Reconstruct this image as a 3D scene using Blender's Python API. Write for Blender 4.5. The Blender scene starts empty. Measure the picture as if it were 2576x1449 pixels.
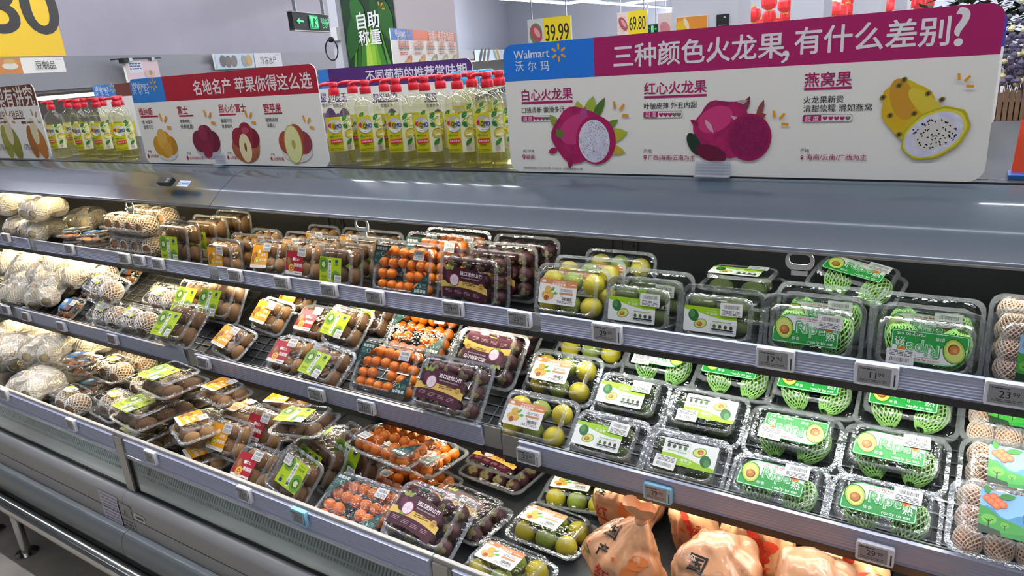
import bpy, bmesh, math, random
from mathutils import Vector, Matrix, noise
from mathutils.bvhtree import BVHTree
random.seed(7)
SC = bpy.context.scene
COL = SC.collection
# ---------------------------------------------------------------- camera, world, exposure
FW, FH, FPX = 2576, 1449, 1785.74
HC = 1.70
YAW, PIT, ROL = 0.58947, 0.31398, -0.07785
_f = Vector((-math.sin(YAW)*math.cos(PIT), math.cos(YAW)*math.cos(PIT), -math.sin(PIT)))
_r = Vector((math.cos(YAW), math.sin(YAW), 0)); _u = _r.cross(_f)
CR = _r*math.cos(ROL) + _u*math.sin(ROL); CU = -_r*math.sin(ROL) + _u*math.cos(ROL); CF = _f
CAMP = Vector((0, 0, HC))
cam = bpy.data.cameras.new('camera'); cam.sensor_width = 36; cam.lens = FPX/FW*36; cam.clip_start = .02; cam.clip_end = 200
camo = bpy.data.objects.new('camera', cam); COL.objects.link(camo)
camo.matrix_world = Matrix(((CR.x, CU.x, -CF.x, 0), (CR.y, CU.y, -CF.y, 0), (CR.z, CU.z, -CF.z, HC), (0, 0, 0, 1)))
SC.camera = camo
w = bpy.data.worlds.new('store_light'); SC.world = w; w.use_nodes = True
WB = w.node_tree.nodes['Background']; WB.inputs[0].default_value = (.80, .88, 1, 1); WB.inputs[1].default_value = .10
VS = SC.view_settings; VS.view_transform = 'Standard'; VS.look = 'None'; VS.gamma = 1; VS.use_curve_mapping = False; VS.exposure = 0.0
SC.cycles.transparent_max_bounces = 28; SC.cycles.max_bounces = 7; SC.cycles.diffuse_bounces = 3; SC.cycles.glossy_bounces = 3
SC.cycles.use_denoising = True; SC.cycles.caustics_reflective = False; SC.cycles.caustics_refractive = False
SC.cycles.sample_clamp_indirect = 4
TUBE_E = 32.0      # ceiling tubes
LED_E = 38.0       # strips in the case

def ray(px, py): return CF + CR*((px-FW/2)/FPX) - CU*((py-FH/2)/FPX)
def aty(px, py, y): d = ray(px, py); return CAMP + d*(y/d.y)
def atz(px, py, z): d = ray(px, py); return CAMP + d*((z-HC)/d.z)
def atp(px, py, p, n): d = ray(px, py); return CAMP + d*((p-CAMP).dot(n)/d.dot(n))
def atd(px, py, dist): d = ray(px, py); return CAMP + d*(dist/math.hypot(d.x, d.y))

# ---------------------------------------------------------------- materials
def lin(c):
    c = c/255; return c/12.92 if c <= .04045 else ((c+.055)/1.055)**2.4
def hexl(h): h = h.lstrip('#'); return tuple(lin(int(h[i:i+2], 16)) for i in (0, 2, 4)) + (1,)
MAT = {}
def mk(name, col='#808080', rough=.5, metal=0, col2=None, nscale=20, bump=0, bscale=60, emit=0, spec=.5, stretch=None, sss=0, ramp=(.35, .65), coat=0):
    m = bpy.data.materials.new(name); m.use_nodes = True; nt = m.node_tree; b = nt.nodes['Principled BSDF']
    c = hexl(col); b.inputs['Base Color'].default_value = c; b.inputs['Roughness'].default_value = rough
    b.inputs['Metallic'].default_value = metal; b.inputs['Specular IOR Level'].default_value = spec
    if coat: b.inputs['Coat Weight'].default_value = coat; b.inputs['Coat Roughness'].default_value = .09
    if sss: b.inputs['Subsurface Weight'].default_value = sss; b.inputs['Subsurface Radius'].default_value = (.02, .012, .008)
    if emit: b.inputs['Emission Color'].default_value = c; b.inputs['Emission Strength'].default_value = emit
    if col2 or bump:
        tc = nt.nodes.new('ShaderNodeTexCoord'); src = tc.outputs['Object']
        if stretch:
            mp = nt.nodes.new('ShaderNodeMapping'); mp.inputs['Scale'].default_value = stretch
            nt.links.new(src, mp.inputs[0]); src = mp.outputs[0]
    if col2:
        n = nt.nodes.new('ShaderNodeTexNoise'); n.inputs['Scale'].default_value = nscale; n.inputs['Detail'].default_value = 5
        r = nt.nodes.new('ShaderNodeValToRGB'); r.color_ramp.elements[0].position, r.color_ramp.elements[1].position = ramp
        r.color_ramp.elements[0].color = c; r.color_ramp.elements[1].color = hexl(col2)
        nt.links.new(src, n.inputs['Vector']); nt.links.new(n.outputs[0], r.inputs[0]); nt.links.new(r.outputs[0], b.inputs['Base Color'])
    if bump:
        n = nt.nodes.new('ShaderNodeTexNoise'); n.inputs['Scale'].default_value = bscale; n.inputs['Detail'].default_value = 3
        bp = nt.nodes.new('ShaderNodeBump'); bp.inputs['Strength'].default_value = bump; bp.inputs['Distance'].default_value = .004
        nt.links.new(src, n.inputs['Vector']); nt.links.new(n.outputs[0], bp.inputs['Height']); nt.links.new(bp.outputs[0], b.inputs['Normal'])
    MAT[name] = m; return name
def clear(name, tint='#f4f6f6', rough=.06, f0=.035, edge=.5, bump=.25, bscale=30, white=0.0):
    """thin clear plastic: tinted see-through mixed with a reflection that grows to grazing angles"""
    m = bpy.data.materials.new(name); m.use_nodes = True; nt = m.node_tree; nt.nodes.clear()
    out = nt.nodes.new('ShaderNodeOutputMaterial'); mix = nt.nodes.new('ShaderNodeMixShader'); tr = nt.nodes.new('ShaderNodeBsdfTransparent')
    gl = nt.nodes.new('ShaderNodeBsdfGlossy'); lw = nt.nodes.new('ShaderNodeLayerWeight'); pw = nt.nodes.new('ShaderNodeMath'); ma = nt.nodes.new('ShaderNodeMath')
    tr.inputs[0].default_value = hexl(tint); gl.inputs['Roughness'].default_value = rough; gl.inputs['Color'].default_value = (.95, .97, 1, 1)
    lw.inputs[0].default_value = .5; pw.operation = 'POWER'; pw.inputs[1].default_value = 4
    ma.operation = 'MULTIPLY_ADD'; ma.inputs[1].default_value = edge; ma.inputs[2].default_value = f0
    nt.links.new(lw.outputs['Facing'], pw.inputs[0]); nt.links.new(pw.outputs[0], ma.inputs[0]); nt.links.new(ma.outputs[0], mix.inputs[0])
    nt.links.new(tr.outputs[0], mix.inputs[1]); nt.links.new(gl.outputs[0], mix.inputs[2])
    if bump:
        tc = nt.nodes.new('ShaderNodeTexCoord'); n = nt.nodes.new('ShaderNodeTexNoise'); n.inputs['Scale'].default_value = bscale
        bp = nt.nodes.new('ShaderNodeBump'); bp.inputs['Strength'].default_value = bump; bp.inputs['Distance'].default_value = .01
        nt.links.new(tc.outputs['Object'], n.inputs['Vector']); nt.links.new(n.outputs[0], bp.inputs['Height']); nt.links.new(bp.outputs[0], gl.inputs['Normal'])
    last = mix
    if white:
        m2 = nt.nodes.new('ShaderNodeMixShader'); df = nt.nodes.new('ShaderNodeBsdfDiffuse'); df.inputs[0].default_value = (.85, .87, .9, 1)
        m2.inputs[0].default_value = white; nt.links.new(mix.outputs[0], m2.inputs[1]); nt.links.new(df.outputs[0], m2.inputs[2]); last = m2
    nt.links.new(last.outputs[0], out.inputs[0]); MAT[name] = m; return name
def M(k):
    if k in MAT: return MAT[k]
    mk(k, k, .42); MAT[k].name = 'print_' + k.lstrip('#'); return MAT[k]

# ---------------------------------------------------------------- mesh helpers
class G:
    def __init__(s): s.v = []; s.f = []; s.m = []; s.s = []
    def add(s, v, f, m, smooth=True):
        o = len(s.v); s.v += [tuple(p) for p in v]
        for q in f: s.f.append(tuple(i+o for i in q)); s.m.append(m); s.s.append(smooth)
    def box(s, c, d, m, R=None):
        x, y, z = d[0]/2, d[1]/2, d[2]/2
        P = [Vector((a*x, b*y, e*z)) for e in (-1, 1) for a, b in ((-1, -1), (1, -1), (1, 1), (-1, 1))]
        P = [(R @ p if R else p) + Vector(c) for p in P]
        s.add(P, [(3, 2, 1, 0), (4, 5, 6, 7), (0, 1, 5, 4), (1, 2, 6, 5), (2, 3, 7, 6), (3, 0, 4, 7)], m, False)
    def span(s, a, b, m): s.box([(a[i]+b[i])/2 for i in range(3)], [abs(b[i]-a[i]) for i in range(3)], m)
    def loft(s, loops, m, c0=True, c1=True, closed=True):
        n = len(loops[0]); v = [p for l in loops for p in l]; f = []
        for k in range(len(loops)-1):
            for i in range(n if closed else n-1):
                j = (i+1) % n; f.append((k*n+i, k*n+j, (k+1)*n+j, (k+1)*n+i))
        if c0: f.append(tuple(range(n-1, -1, -1)))
        if c1: f.append(tuple((len(loops)-1)*n+i for i in range(n)))
        s.add(v, f, m)
    def rbox(s, c, d, r, m, n=4):          # box whose outline in x,z has round corners, thickness along y
        L = rr(d[0], d[2], r, n); y = d[1]/2
        s.loft([[(c[0]+a, c[1]+yy, c[2]+b) for a, b in L] for yy in (y, -y)], m)
    def ext(s, prof, x0, x1, m, caps=True, closed=False):
        s.loft([[(x, y, z) for y, z in prof] for x in (x0, x1)], m, caps and closed, caps and closed, closed)
    def tube(s, pts, r, m, n=8, caps=True):
        pts = [Vector(p) for p in pts]; L = []; up = None
        for i, p in enumerate(pts):
            t = (pts[min(i+1, len(pts)-1)] - pts[max(i-1, 0)]).normalized()
            if up is None: up = t.orthogonal().normalized()
            up = (up - t*up.dot(t)).normalized(); w_ = t.cross(up); q = r[i] if isinstance(r, (list, tuple)) else r
            L.append([p + (up*math.cos(2*math.pi*k/n) + w_*math.sin(2*math.pi*k/n))*q for k in range(n)])
        s.loft(L, m, caps, caps)
    def lathe(s, prof, m, n=20, c=(0, 0, 0), sx=1, sy=1):
        s.loft([[(c[0]+r*sx*math.cos(2*math.pi*k/n), c[1]+r*sy*math.sin(2*math.pi*k/n), c[2]+z) for k in range(n)] for r, z in prof], m)
    def ell(s, c, r, m, nu=14, nv=9, fn=None, R=None):
        L = []
        for j in range(nv+1):
            t = math.pi*min(max(j/nv, .02), .98); z = -math.cos(t); q = math.sin(t); row = []
            for i in range(nu):
                a = 2*math.pi*i/nu; k = fn(a, t) if fn else 1
                p = Vector((r[0]*q*math.cos(a)*k, r[1]*q*math.sin(a)*k, r[2]*z*k))
                row.append((R @ p if R else p) + Vector(c))
            L.append(row)
        s.loft(L, m)
    def mesh(s, name, sharp=35):
        me = bpy.data.meshes.new(name); me.from_pydata(s.v, [], s.f); keys = []
        for k in s.m:
            if k not in keys: keys.append(k)
        for k in keys: me.materials.append(M(k))
        ix = {k: i for i, k in enumerate(keys)}
        me.polygons.foreach_set('material_index', [ix[k] for k in s.m]); me.polygons.foreach_set('use_smooth', s.s)
        me.update()
        if any(s.s): me.set_sharp_from_angle(angle=math.radians(sharp))
        return me
def rr(w_, d, r, n=4, k=1):
    P = []; x, y = w_/2-r, d/2-r
    for q, (cx, cy) in enumerate(((x, y), (-x, y), (-x, -y), (x, -y))):
        for i in range(n+1):
            a = math.pi/2*(q + i/n); P.append((cx+r*math.cos(a), cy+r*math.sin(a)))
        if k > 1:
            nx, ny = ((-x, y), (-x, -y), (x, -y), (x, y))[q]
            e = P[-1]; a = math.pi/2*(q+1); s_ = (nx+r*math.cos(a), ny+r*math.sin(a))
            for i in range(1, k): P.append((e[0]+(s_[0]-e[0])*i/k, e[1]+(s_[1]-e[1])*i/k))
    return P
def put(name, geo, parent=None, loc=None, mtx=None, sharp=35):
    me = geo.mesh(name, sharp) if isinstance(geo, G) else geo
    o = bpy.data.objects.new(name, me); COL.objects.link(o)
    if parent: o.parent = parent
    if mtx is not None: o.matrix_local = mtx
    elif loc is not None: o.location = loc
    return o
def thing(name, label, cat, group=None, mtx=None, loc=None, geo=None):
    o = put(name, geo, None, loc, mtx) if geo else bpy.data.objects.new(name, None)
    if not geo:
        COL.objects.link(o); o.empty_display_size = .05
        if mtx is not None: o.matrix_world = mtx
        elif loc is not None: o.location = loc
    o['label'] = label; o['category'] = cat
    if group: o['group'] = group
    return o
def struct(name, geo): o = put(name, geo); o['kind'] = 'structure'; return o
def fr(o, x, y, z):       # 4x4 from origin and axes
    return Matrix(((x[0], y[0], z[0], o[0]), (x[1], y[1], z[1], o[1]), (x[2], y[2], z[2], o[2]), (0, 0, 0, 1)))

# ---------------------------------------------------------------- flat artwork: x right, y up, thin layers towards +z
_tc = {}
def glyphs(body, b=.0):
    k = (body, b)
    if k not in _tc:
        c = bpy.data.curves.new('t', 'FONT'); c.body = body; c.size = 1; c.offset = b; c.resolution_u = 5 if body.isascii() else 2
        o = bpy.data.objects.new('t', c); me = o.to_mesh()
        v = [(p.co.x, p.co.y) for p in me.vertices]; f = [tuple(p.vertices) for p in me.polygons]
        o.to_mesh_clear(); bpy.data.objects.remove(o); bpy.data.curves.remove(c)
        xs = [p[0] for p in v] or [0, 1]; ys = [p[1] for p in v] or [0, 1]
        x0, x1, y0, y1 = min(xs), max(xs), min(ys), max(ys)
        _tc[k] = ([(x-(x0+x1)/2, y-(y0+y1)/2) for x, y in v], f, x1-x0, y1-y0)
    return _tc[k]
class A(G):
    def __init__(s, dz=.00003): super().__init__(); s.z = 0; s.dz = dz
    def pl(s, P, m, f=None, smooth=False):
        s.z += s.dz; s.add([(x, y, s.z) for x, y in P], f or [tuple(range(len(P)))], m, smooth)
    def rect(s, x, y, w_, h, m, rot=0, sub=1):
        c, n = math.cos(rot), math.sin(rot); P = []; f = []
        for i in range(sub+1):
            a = -w_/2+w_*i/sub
            for b in (-h/2, h/2): P.append((x+a*c-b*n, y+a*n+b*c))
        s.pl(P, m, [(2*i, 2*i+2, 2*i+3, 2*i+1) for i in range(sub)])
    def poly(s, P, m):
        if sum(P[i-1][0]*P[i][1]-P[i][0]*P[i-1][1] for i in range(len(P))) < 0: P = P[::-1]
        s.pl(P, m)
    def rrect(s, x, y, w_, h, r, m, n=4): s.pl([(x+a, y+b) for a, b in rr(w_, h, r, n)], m)
    def ell(s, x, y, rx, ry, m, rot=0, n=22, fn=None):
        c, q = math.cos(rot), math.sin(rot); P = []
        for i in range(n):
            a = 2*math.pi*i/n; k = fn(a) if fn else 1; u, v = rx*k*math.cos(a), ry*k*math.sin(a); P.append((x+u*c-v*q, y+u*q+v*c))
        s.pl(P, m)
    def leaf(s, x, y, L, W, rot, m):        # base at x,y pointing along rot
        c, q = math.cos(rot), math.sin(rot); P = []
        for t, k in ((0, 0), (.25, .8), (.5, 1), (.75, .7), (1, 0), (.75, -.7), (.5, -1), (.25, -.8)):
            u, v = L*t, W/2*k; P.append((x+u*c-v*q, y+u*q+v*c))
        s.poly(P, m)
    def ring(s, x, y, r, t, m, n=24, ry=None):
        ry = ry or r; P = []; f = []
        for i in range(n):
            a = 2*math.pi*i/n
            P += [(x+(r-t)*math.cos(a), y+(ry-t)*math.sin(a)), (x+r*math.cos(a), y+ry*math.sin(a))]
        s.pl(P, m, [(2*i, 2*i+1, (2*i+3) % (2*n), (2*i+2) % (2*n)) for i in range(n)])
    def heart(s, x, y, r, m):
        s.poly([(x+r*.062*16*math.sin(t)**3, y+r*.062*(13*math.cos(t)-5*math.cos(2*t)-2*math.cos(3*t)-math.cos(4*t))) for t in [2*math.pi*i/16 for i in range(16)]], m)
    def text(s, body, x, y, m, h=None, w_=None, rot=0, b=.0, al='c', hw=None):
        """h: glyph box height; w_: total width (uniform scale when h is None)"""
        v, f, tw, th = glyphs(body)
        sy = h/th if h else w_/tw; sx = (w_/tw) if w_ else sy
        c, q = math.cos(rot), math.sin(rot); dx = {'c': 0, 'l': tw*sx/2, 'r': -tw*sx/2}[al]
        offs = [(0, 0)]
        if b: e = b*.62; offs = [(e, 0), (-e, 0), (0, e), (0, -e), (e*.7, e*.7), (-e*.7, -e*.7), (e*.7, -e*.7), (-e*.7, e*.7)]
        if b and b < .022: offs = offs[:2]
        for i, (ox, oy) in enumerate(offs):          # heavier strokes: the same glyphs laid around their own outline
            s.pl([(x+((u+ox)*sx+dx)*c-(k+oy)*sy*q, y+((u+ox)*sx+dx)*q+(k+oy)*sy*c) for u, k in v], m, f); s.z -= s.dz*.98
        s.z += s.dz
    def frame(s, x, y, w_, h, t, m):
        for a_ in ((x, y+h/2, w_, t), (x, y-h/2, w_, t), (x-w_/2, y, t, h), (x+w_/2, y, t, h)): s.rect(*a_, m); s.z -= s.dz
        s.z += s.dz
    def spark(s, x, y, r, m='#e8a32a', n=6, a0=math.pi/2, t=.26, r0=.38):
        for i in range(n):
            a = a0+2*math.pi*i/n; s.rect(x+r*(1+r0)/2*math.cos(a), y+r*(1+r0)/2*math.sin(a), r*(1-r0), r*t, m, a)
    def rays(s, x, y, r, m='#e59a24'):      # three bright dashes used beside the fruit pictures
        for a in (1.75, .85, -.1): s.rect(x+r*math.cos(a), y+r*math.sin(a), r*.75, r*.28, m, a)
    def bars(s, x, y, w_, h, m='#202024', n=22, seed=3):
        R = random.Random(seed); u = -w_/2
        while u < w_/2:
            t = w_/n*R.choice((.25, .35, .6)); s.rect(x+u+t/2, y, t, h, m); u += t+w_/n*R.choice((.3, .5, .7))
            s.z -= s.dz
        s.z += s.dz
    def lines(s, x, y, w_, n, dy, m, t=.35, seed=1, brk=4):    # rows of illegible print
        R = random.Random(seed)
        for i in range(n):
            u = -w_/2
            while u < w_/2:
                L = w_/brk*R.uniform(.3, 1.1); L = min(L, w_/2-u)
                if L > 0: s.rect(x+u+L/2, y-i*dy, L, dy*t, m); s.z -= s.dz
                u += L+w_/brk*.15
        s.z += s.dz
def sticker(w_=.036, h=.026, tag=0):
    a = A(); a.rrect(0, 0, w_, h, .0015, '#e9e9e6'); a.bars(.001, h*.2, w_*.7, h*.28, seed=3+tag); a.lines(0, -h*.1, w_*.82, 4, h*.1, '#55555a', .45, 5+tag, 3)
    return a
# ---------------------------------------------------------------- materials used by name
mk('canopy paint', '#424e58', .2, 0, '#46525c', 3, coat=.45); mk('top plate paint', '#2a2c30', .5, 0, '#2f3236', 6)
mk('groove', '#2a2f33', .5); mk('silver trim', '#b9b3ac', .3, .85); mk('back panel paint', '#2b2d31', .45, 0, '#34363b', 2)
mk('shelf steel', '#34363a', .45); mk('deck steel', '#3a3d41', .4, 0, '#44474b', 8); mk('rail plastic', '#bcc2da', .22, 0, coat=.4)
mk('rail cap', '#b5b3ad', .35); mk('alu', '#a9a9a4', .32, .6); mk('body paint', '#989898', .36, 0, '#9e9e9e', 4); mk('bumper plastic', '#6d7478', .3, 0)
mk('kick paint', '#5f5c56', .6, 0, '#6e6a63', 25); mk('grille paint', '#8da0a4', .5); mk('dark', '#0d0f11', .6); mk('ledge', '#dfe5e0', .35)
mk('steel', '#c9c9c6', .16, 1, bump=.05, bscale=8); mk('led', '#fff3da', emit=LED_E); mk('led warm', '#ffe6b4', emit=LED_E*1.35); mk('led cool', '#fbfff2', emit=LED_E*.9); mk('tube lamp', '#f3f6ff', emit=TUBE_E); mk('tube lamp strong', '#f6f6ff', emit=TUBE_E*1.7); mk('tube lamp back', '#f6f6ff', emit=TUBE_E*1.7); mk('tube lamp front', '#f6f6ff', emit=TUBE_E*.72); mk('added far lamp', '#f6f8ff', emit=TUBE_E*4.5); mk('tube lamp weak', '#f3f6ff', emit=TUBE_E*.4)
mk('wire', '#9aa0a4', .25, .6); mk('white plastic', '#e6e8ea', .35); mk('tag case', '#dfe1e8', .3); mk('tag blue', '#8fd0ee', .3); mk('tag screen', '#8f9194', .3)
mk('floor concrete', '#b5aca0', .5, 0, '#9c9489', 9, bump=.15, bscale=60, ramp=(.3, .75)); mk('wall lilac', '#b3afbb', .7, 0, '#b8b4bf', 2); mk('wall pale', '#c3c8d6', .7); mk('ceiling grey', '#b4b8bb', .8)
clear('clear pane', '#eef4f2', .03, .04, .6, 0); clear('clear lid', '#f9fafa', .06, .042, .6, .4, 55); clear('clear tray', '#f6f7f7', .1, .05, .55, .4, 45); clear('hazed rim', '#f4f6f7', .1, .12, .7, .4, 60, .13)
clear('film', '#fbfbfa', .12, .06, .5, .8, 28, .06); clear('pale film', '#fdfaf2', .14, .09, .55, 1, 26, .16); clear('acrylic', '#f2f5fb', .05, .06, .5, .1, 20, .25)

# ---------------------------------------------------------------- floor
g = G(); g.span((-16, -3, -.05), (14, 26, 0), 'floor concrete'); struct('floor', g)

# ---------------------------------------------------------------- refrigerated case, built as bays along x
MX = [-4.625, -3.378, -2.131, -.884, .363]
def rnd(P, r=.008, n=4):                   # rounds the inner corners of a y,z outline
    out = [P[0]]
    for a, b, c in zip(P, P[1:], P[2:]):
        a, b, c = Vector(a), Vector(b), Vector(c); d0, d1 = (a-b), (c-b); k = min(r, d0.length*.45, d1.length*.45)
        p, q = b+d0.normalized()*k, b+d1.normalized()*k
        for i in range(n+1):
            t = i/n; out.append(tuple((p*(1-t)+b*t)*(1-t) + (b*(1-t)+q*t)*t))
    return out+[P[-1]]
CAN = rnd([(1.603, 1.404), (1.535, 1.3855), (1.466, 1.3455), (1.416, 1.304), (1.412, 1.299)], .012, 5)
TILT = math.radians(26)
S2Y, S2Z = 1.262, .793
F0Z = .58
SZ1 = 1.062
DZ = {3: -.012}
CASES = ['left half of the produce fridge, holding the netted pears and apples', 'right half of the produce fridge, from the kiwis to the loquats']
CT = []
for c in range(2):
    x0, x1 = MX[c*2]+.0012, MX[c*2+2]-.0012
    T = thing('refrigerated_case', CASES[c], 'display fridge', loc=(0, 0, 0))
    g = G(); g.ext(CAN+[(1.45, 1.301), (1.62, 1.335), (2.0, 1.335), (2.0, 1.36), (1.62, 1.39)], x0, x1, 'canopy paint', True, True); put('canopy', g, T, sharp=50)
    g = G(); g.span((x0, 1.612, 1.39), (x1, 2.64, 1.4065), 'top plate paint'); g.span((x0, 2.0, .0), (x1, 2.60, 1.39), 'body paint'); g.span((x0, 1.603, 1.39), (x1, 1.6115, 1.400), 'groove')
    g.span((x0, 1.640, 1.4065), (x1, 1.6435, 1.4075), 'canopy paint'); put('top_plate', g, T)
    g = G(); g.span((x0, 1.408, 1.2955), (x1, 1.446, 1.2995), 'silver trim'); put('lower_lip', g, T)
    CT.append(T)
for b in range(4):
    x0, x1 = MX[b]+.0012, MX[b+1]-.0012; L = x1-x0; xc = (x0+x1)/2; dz = DZ.get(b, 0)
    T = CT[b//2]
    for nm, y, z, m in (('canopy', 1.466, 1.2965, 'led'), ('upper shelf', 1.398, 1.0415, 'led'), ('lower shelf', 1.292, .7725+dz, 'led')):
        g = G(); g.span((x0+.03, y-.006, z-.004), (x1-.03, y+.006, z+.003), ('led warm', 'led warm', 'led', 'led cool')[b]); put('light_strip', g, T)['label'] = 'glowing light strip under the '+nm
    g = G(); g.span((x0, 1.95, .5), (x1, 1.99, 1.34), 'back panel paint')
    for q in (x0+.03, x1-.05): g.span((q, 1.944, .55), (q+.02, 1.951, 1.33), 'shelf steel')
    for i in range(14):
        g.span((x0+.036, 1.9425, .62+i*.05), (x0+.042, 1.9445, .645+i*.05), 'dark')
    put('back_panel', g, T)
    # upper shelf
    S = G(); S.span((x0, 1.376, 1.046), (x1, 1.935, SZ1-.001), 'shelf steel'); S.span((x0, 1.372, 1.0435), (x1, 1.378, 1.075), 'shelf steel'); put('shelf', S, T)['label'] = 'dark upper shelf'
    def rail(xa, xb, y, z0, z1, lean=0):
        P = []; n = 14
        for i in range(n+1):
            z = z0+(z1-z0)*i/n; P += [(y-.0015*(i % 2)-lean*(i/n), z)]
        P = [(y-.004, z0-.0015)]+P+[(y-.004-lean, z1+.001), (y+.004-lean, z1+.002), (y+.005, z0)]
        q = G(); q.ext(P, xa, xb, 'rail plastic', True, True); return q
    g = rail(x0+.045, x1-.02 if b != 1 else xc+.12, 1.366, 1.068, 1.109); put('price_rail', g, T, sharp=20)
    if b == 1: put('price_rail', rail(xc+.2, x1-.004, 1.366, 1.068, 1.109), T, sharp=20)
    g = G(); g.span((x0, 1.368, 1.06), (x1, 1.373, 1.108), 'acrylic'); put('shelf_guard', g, T)
    # lower shelf, sloping up towards the back
    R = Matrix.Rotation(TILT, 3, 'X'); o2 = Vector((xc, S2Y, S2Z+dz))
    S = G(); S.box(o2+R @ Vector((0, .212, -.006)), (L, .476, .008), 'shelf steel', R); S.span((x0, 1.227, .796+dz), (x1, 1.241, .812+dz), 'shelf steel'); S.span((x0, 1.230, .779+dz), (x1, 1.241, .80+dz), 'shelf steel')
    for q in (x0+.004, x1-.004): S.box(o2+R @ Vector((q-xc, .225, -.028)), (.004, .44, .04), 'shelf steel', R)
    put('shelf', S, T)['label'] = 'dark sloping lower shelf'
    W_ = G()
    for i in range(15):
        y = .012+i*.03; W_.box(o2+R @ Vector((0, y, .0015)), (L-.05, .003, .003), 'wire', R)
    for i in range(21): W_.box(o2+R @ Vector((-L/2+.03+i*(L-.06)/20, .225, .0005)), (.0025, .44, .0025), 'wire', R)
    put('wire_rack', W_, T)
    g = rail(x0+.055, x1-.05 if b == 2 else x1-.012, 1.221, .807+dz, .857+dz, .006); put('price_rail', g, T, sharp=20)
    g = G(); g.span((x0, 1.225, .802+dz), (x1, 1.2285, .858+dz), 'alu'); put('shelf_guard', g, T)
    # deck, air grille, glass front
    g = G(); g.span((x0, 1.02, .56), (x1, 1.95, F0Z), 'deck steel')
    for i in range(1, 3): g.span((x0+i*L/3-.002, 1.03, F0Z), (x0+i*L/3+.002, 1.94, F0Z+.001), 'dark')
    put('deck', g, T)
    A0, A1 = Vector((0, .986, .4785)), Vector((0, 1.03, .556)); D = A1-A0; an = math.atan2(D.z, D.y); R = Matrix.Rotation(an, 3, 'X'); DL = D.length
    g = G(); g.box((A0+A1)/2+Vector((xc, .012, -.02)), (L, DL, .002), 'dark', R)
    for f0, f1 in ((0, .05), (.30, .37), (.62, .69), (.95, 1)): g.box(A0+D*((f0+f1)/2)+Vector((xc, 0, 0)), (L, DL*(f1-f0), .0024), 'grille paint', R)
    n = int(L/.0115)
    for i in range(1, n):
        g.box(A0+D*.5+Vector((x0+L*i/n, 0, -.001)), (.0066, DL*.98, .0022), 'grille paint', R)
    put('air_grille', g, T)
    g = G(); g.ext([(.945, .5005), (.985, .4795), (.985, .47), (.945, .47)], x0, x1, 'ledge', True, True); put('inner_ledge', g, T)
    g = G(); g.span((x0+.042, .938, .5), (x1-.001, .943, .70), 'clear pane'); put('glass_pane', g, T)
    g = G(); g.ext(rnd([(.936, .688), (.935, .702), (.947, .702), (.947, .688)], .003, 3), x0, x1, 'rail cap', True, True); put('glass_cap', g, T)
    g = rail(x0+.055, x1-.006, .932, .640, .690); put('price_rail', g, T, sharp=20)
    g = G(); g.span((x0+.003, .932, .622), (x1-.003, .9375, .640), 'acrylic'); put('rail_skirt', g, T)
    g = G(); g.span((x0, .930, .502), (x0+.040, .944, .689), 'alu'); g.span((x0+.040, .936, .502), (x0+.046, .946, .625), 'dark'); put('glass_post', g, T)
    g = G(); g.span((x0, .934, .4995), (x1, .941, .504), 'dark'); g.span((x0, .941, .497), (x1, .946, .502), 'alu'); put('seal_strip', g, T)
    P = rnd([(.944, .4985), (.918, .494), (.906, .478), (.905, .43), (.905, .26), (1.04, .24), (1.04, .49)], .014, 5); g = G(); g.ext(P, x0, x1, 'body paint', True, True)
    g.span((x0, .9035, .418), (x1, .9055, .4195), 'groove'); put('front_panel', g, T, sharp=45)
    P = [(.906, .368)]+[(.890-.022*math.sin(a), .316+.050*math.cos(a)) for a in [math.pi*i/12 for i in range(13)]]+[(.906, .264)]
    g = G(); g.ext(P, x0, x1, 'bumper plastic', True, True); put('bumper_strip', g, T, sharp=45)
    g = G(); g.span((x0, 1.03, 0), (x1, 1.06, .24), 'shelf steel'); g.span((x0, 1.018, 0), (x1, 1.03, .055), 'kick paint'); put('kick_plate', g, T)

for T, xa, xb in ((CT[0], MX[0]-.024, MX[0]), (CT[1], MX[4], MX[4]+.024)):
    g = G(); g.ext([(.905, .06), (.905, .49), (.935, .70), (1.22, .86), (1.38, 1.29), (1.47, 1.345), (1.60, 1.40), (2.62, 1.40), (2.62, .06)], xa, xb, 'body paint', True, True); put('end_panel', g, T)

# steel bumper rail on feet in front of the case
def bumper(x0, x1, legs, lab):
    T = thing('bumper_rail', lab, 'guard rail', 'steel guard rails along the fridge', loc=(0, 0, 0))
    g = G(); g.tube([(x0, .857, .238), (x1, .857, .238)], .030, 'steel', 24); put('rail_tube', g, T, sharp=60)
    for x in legs:
        g = G(); g.tube([(x, .872, .004), (x, .872, .22)], .017, 'steel', 16); g.lathe([(.0, .0), (.042, 0), (.042, .005), (.018, .009), (.017, .012)], 'steel', 20, (x, .872, 0)); put('foot', g, T, sharp=50)
    for x in (x0, x1):
        g = G(); g.tube([(x-.004, .857, .238), (x+.004, .857, .238)], .0312, 'groove', 24); put('joint_ring', g, T)
bumper(-3.002, -.3, (-2.955, -1.75, -.5), 'long steel guard rail at ankle height in front of the fridge')
bumper(-4.6, -3.012, (-4.3, -3.25), 'steel guard rail at the far left, butting against the longer rail')

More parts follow.
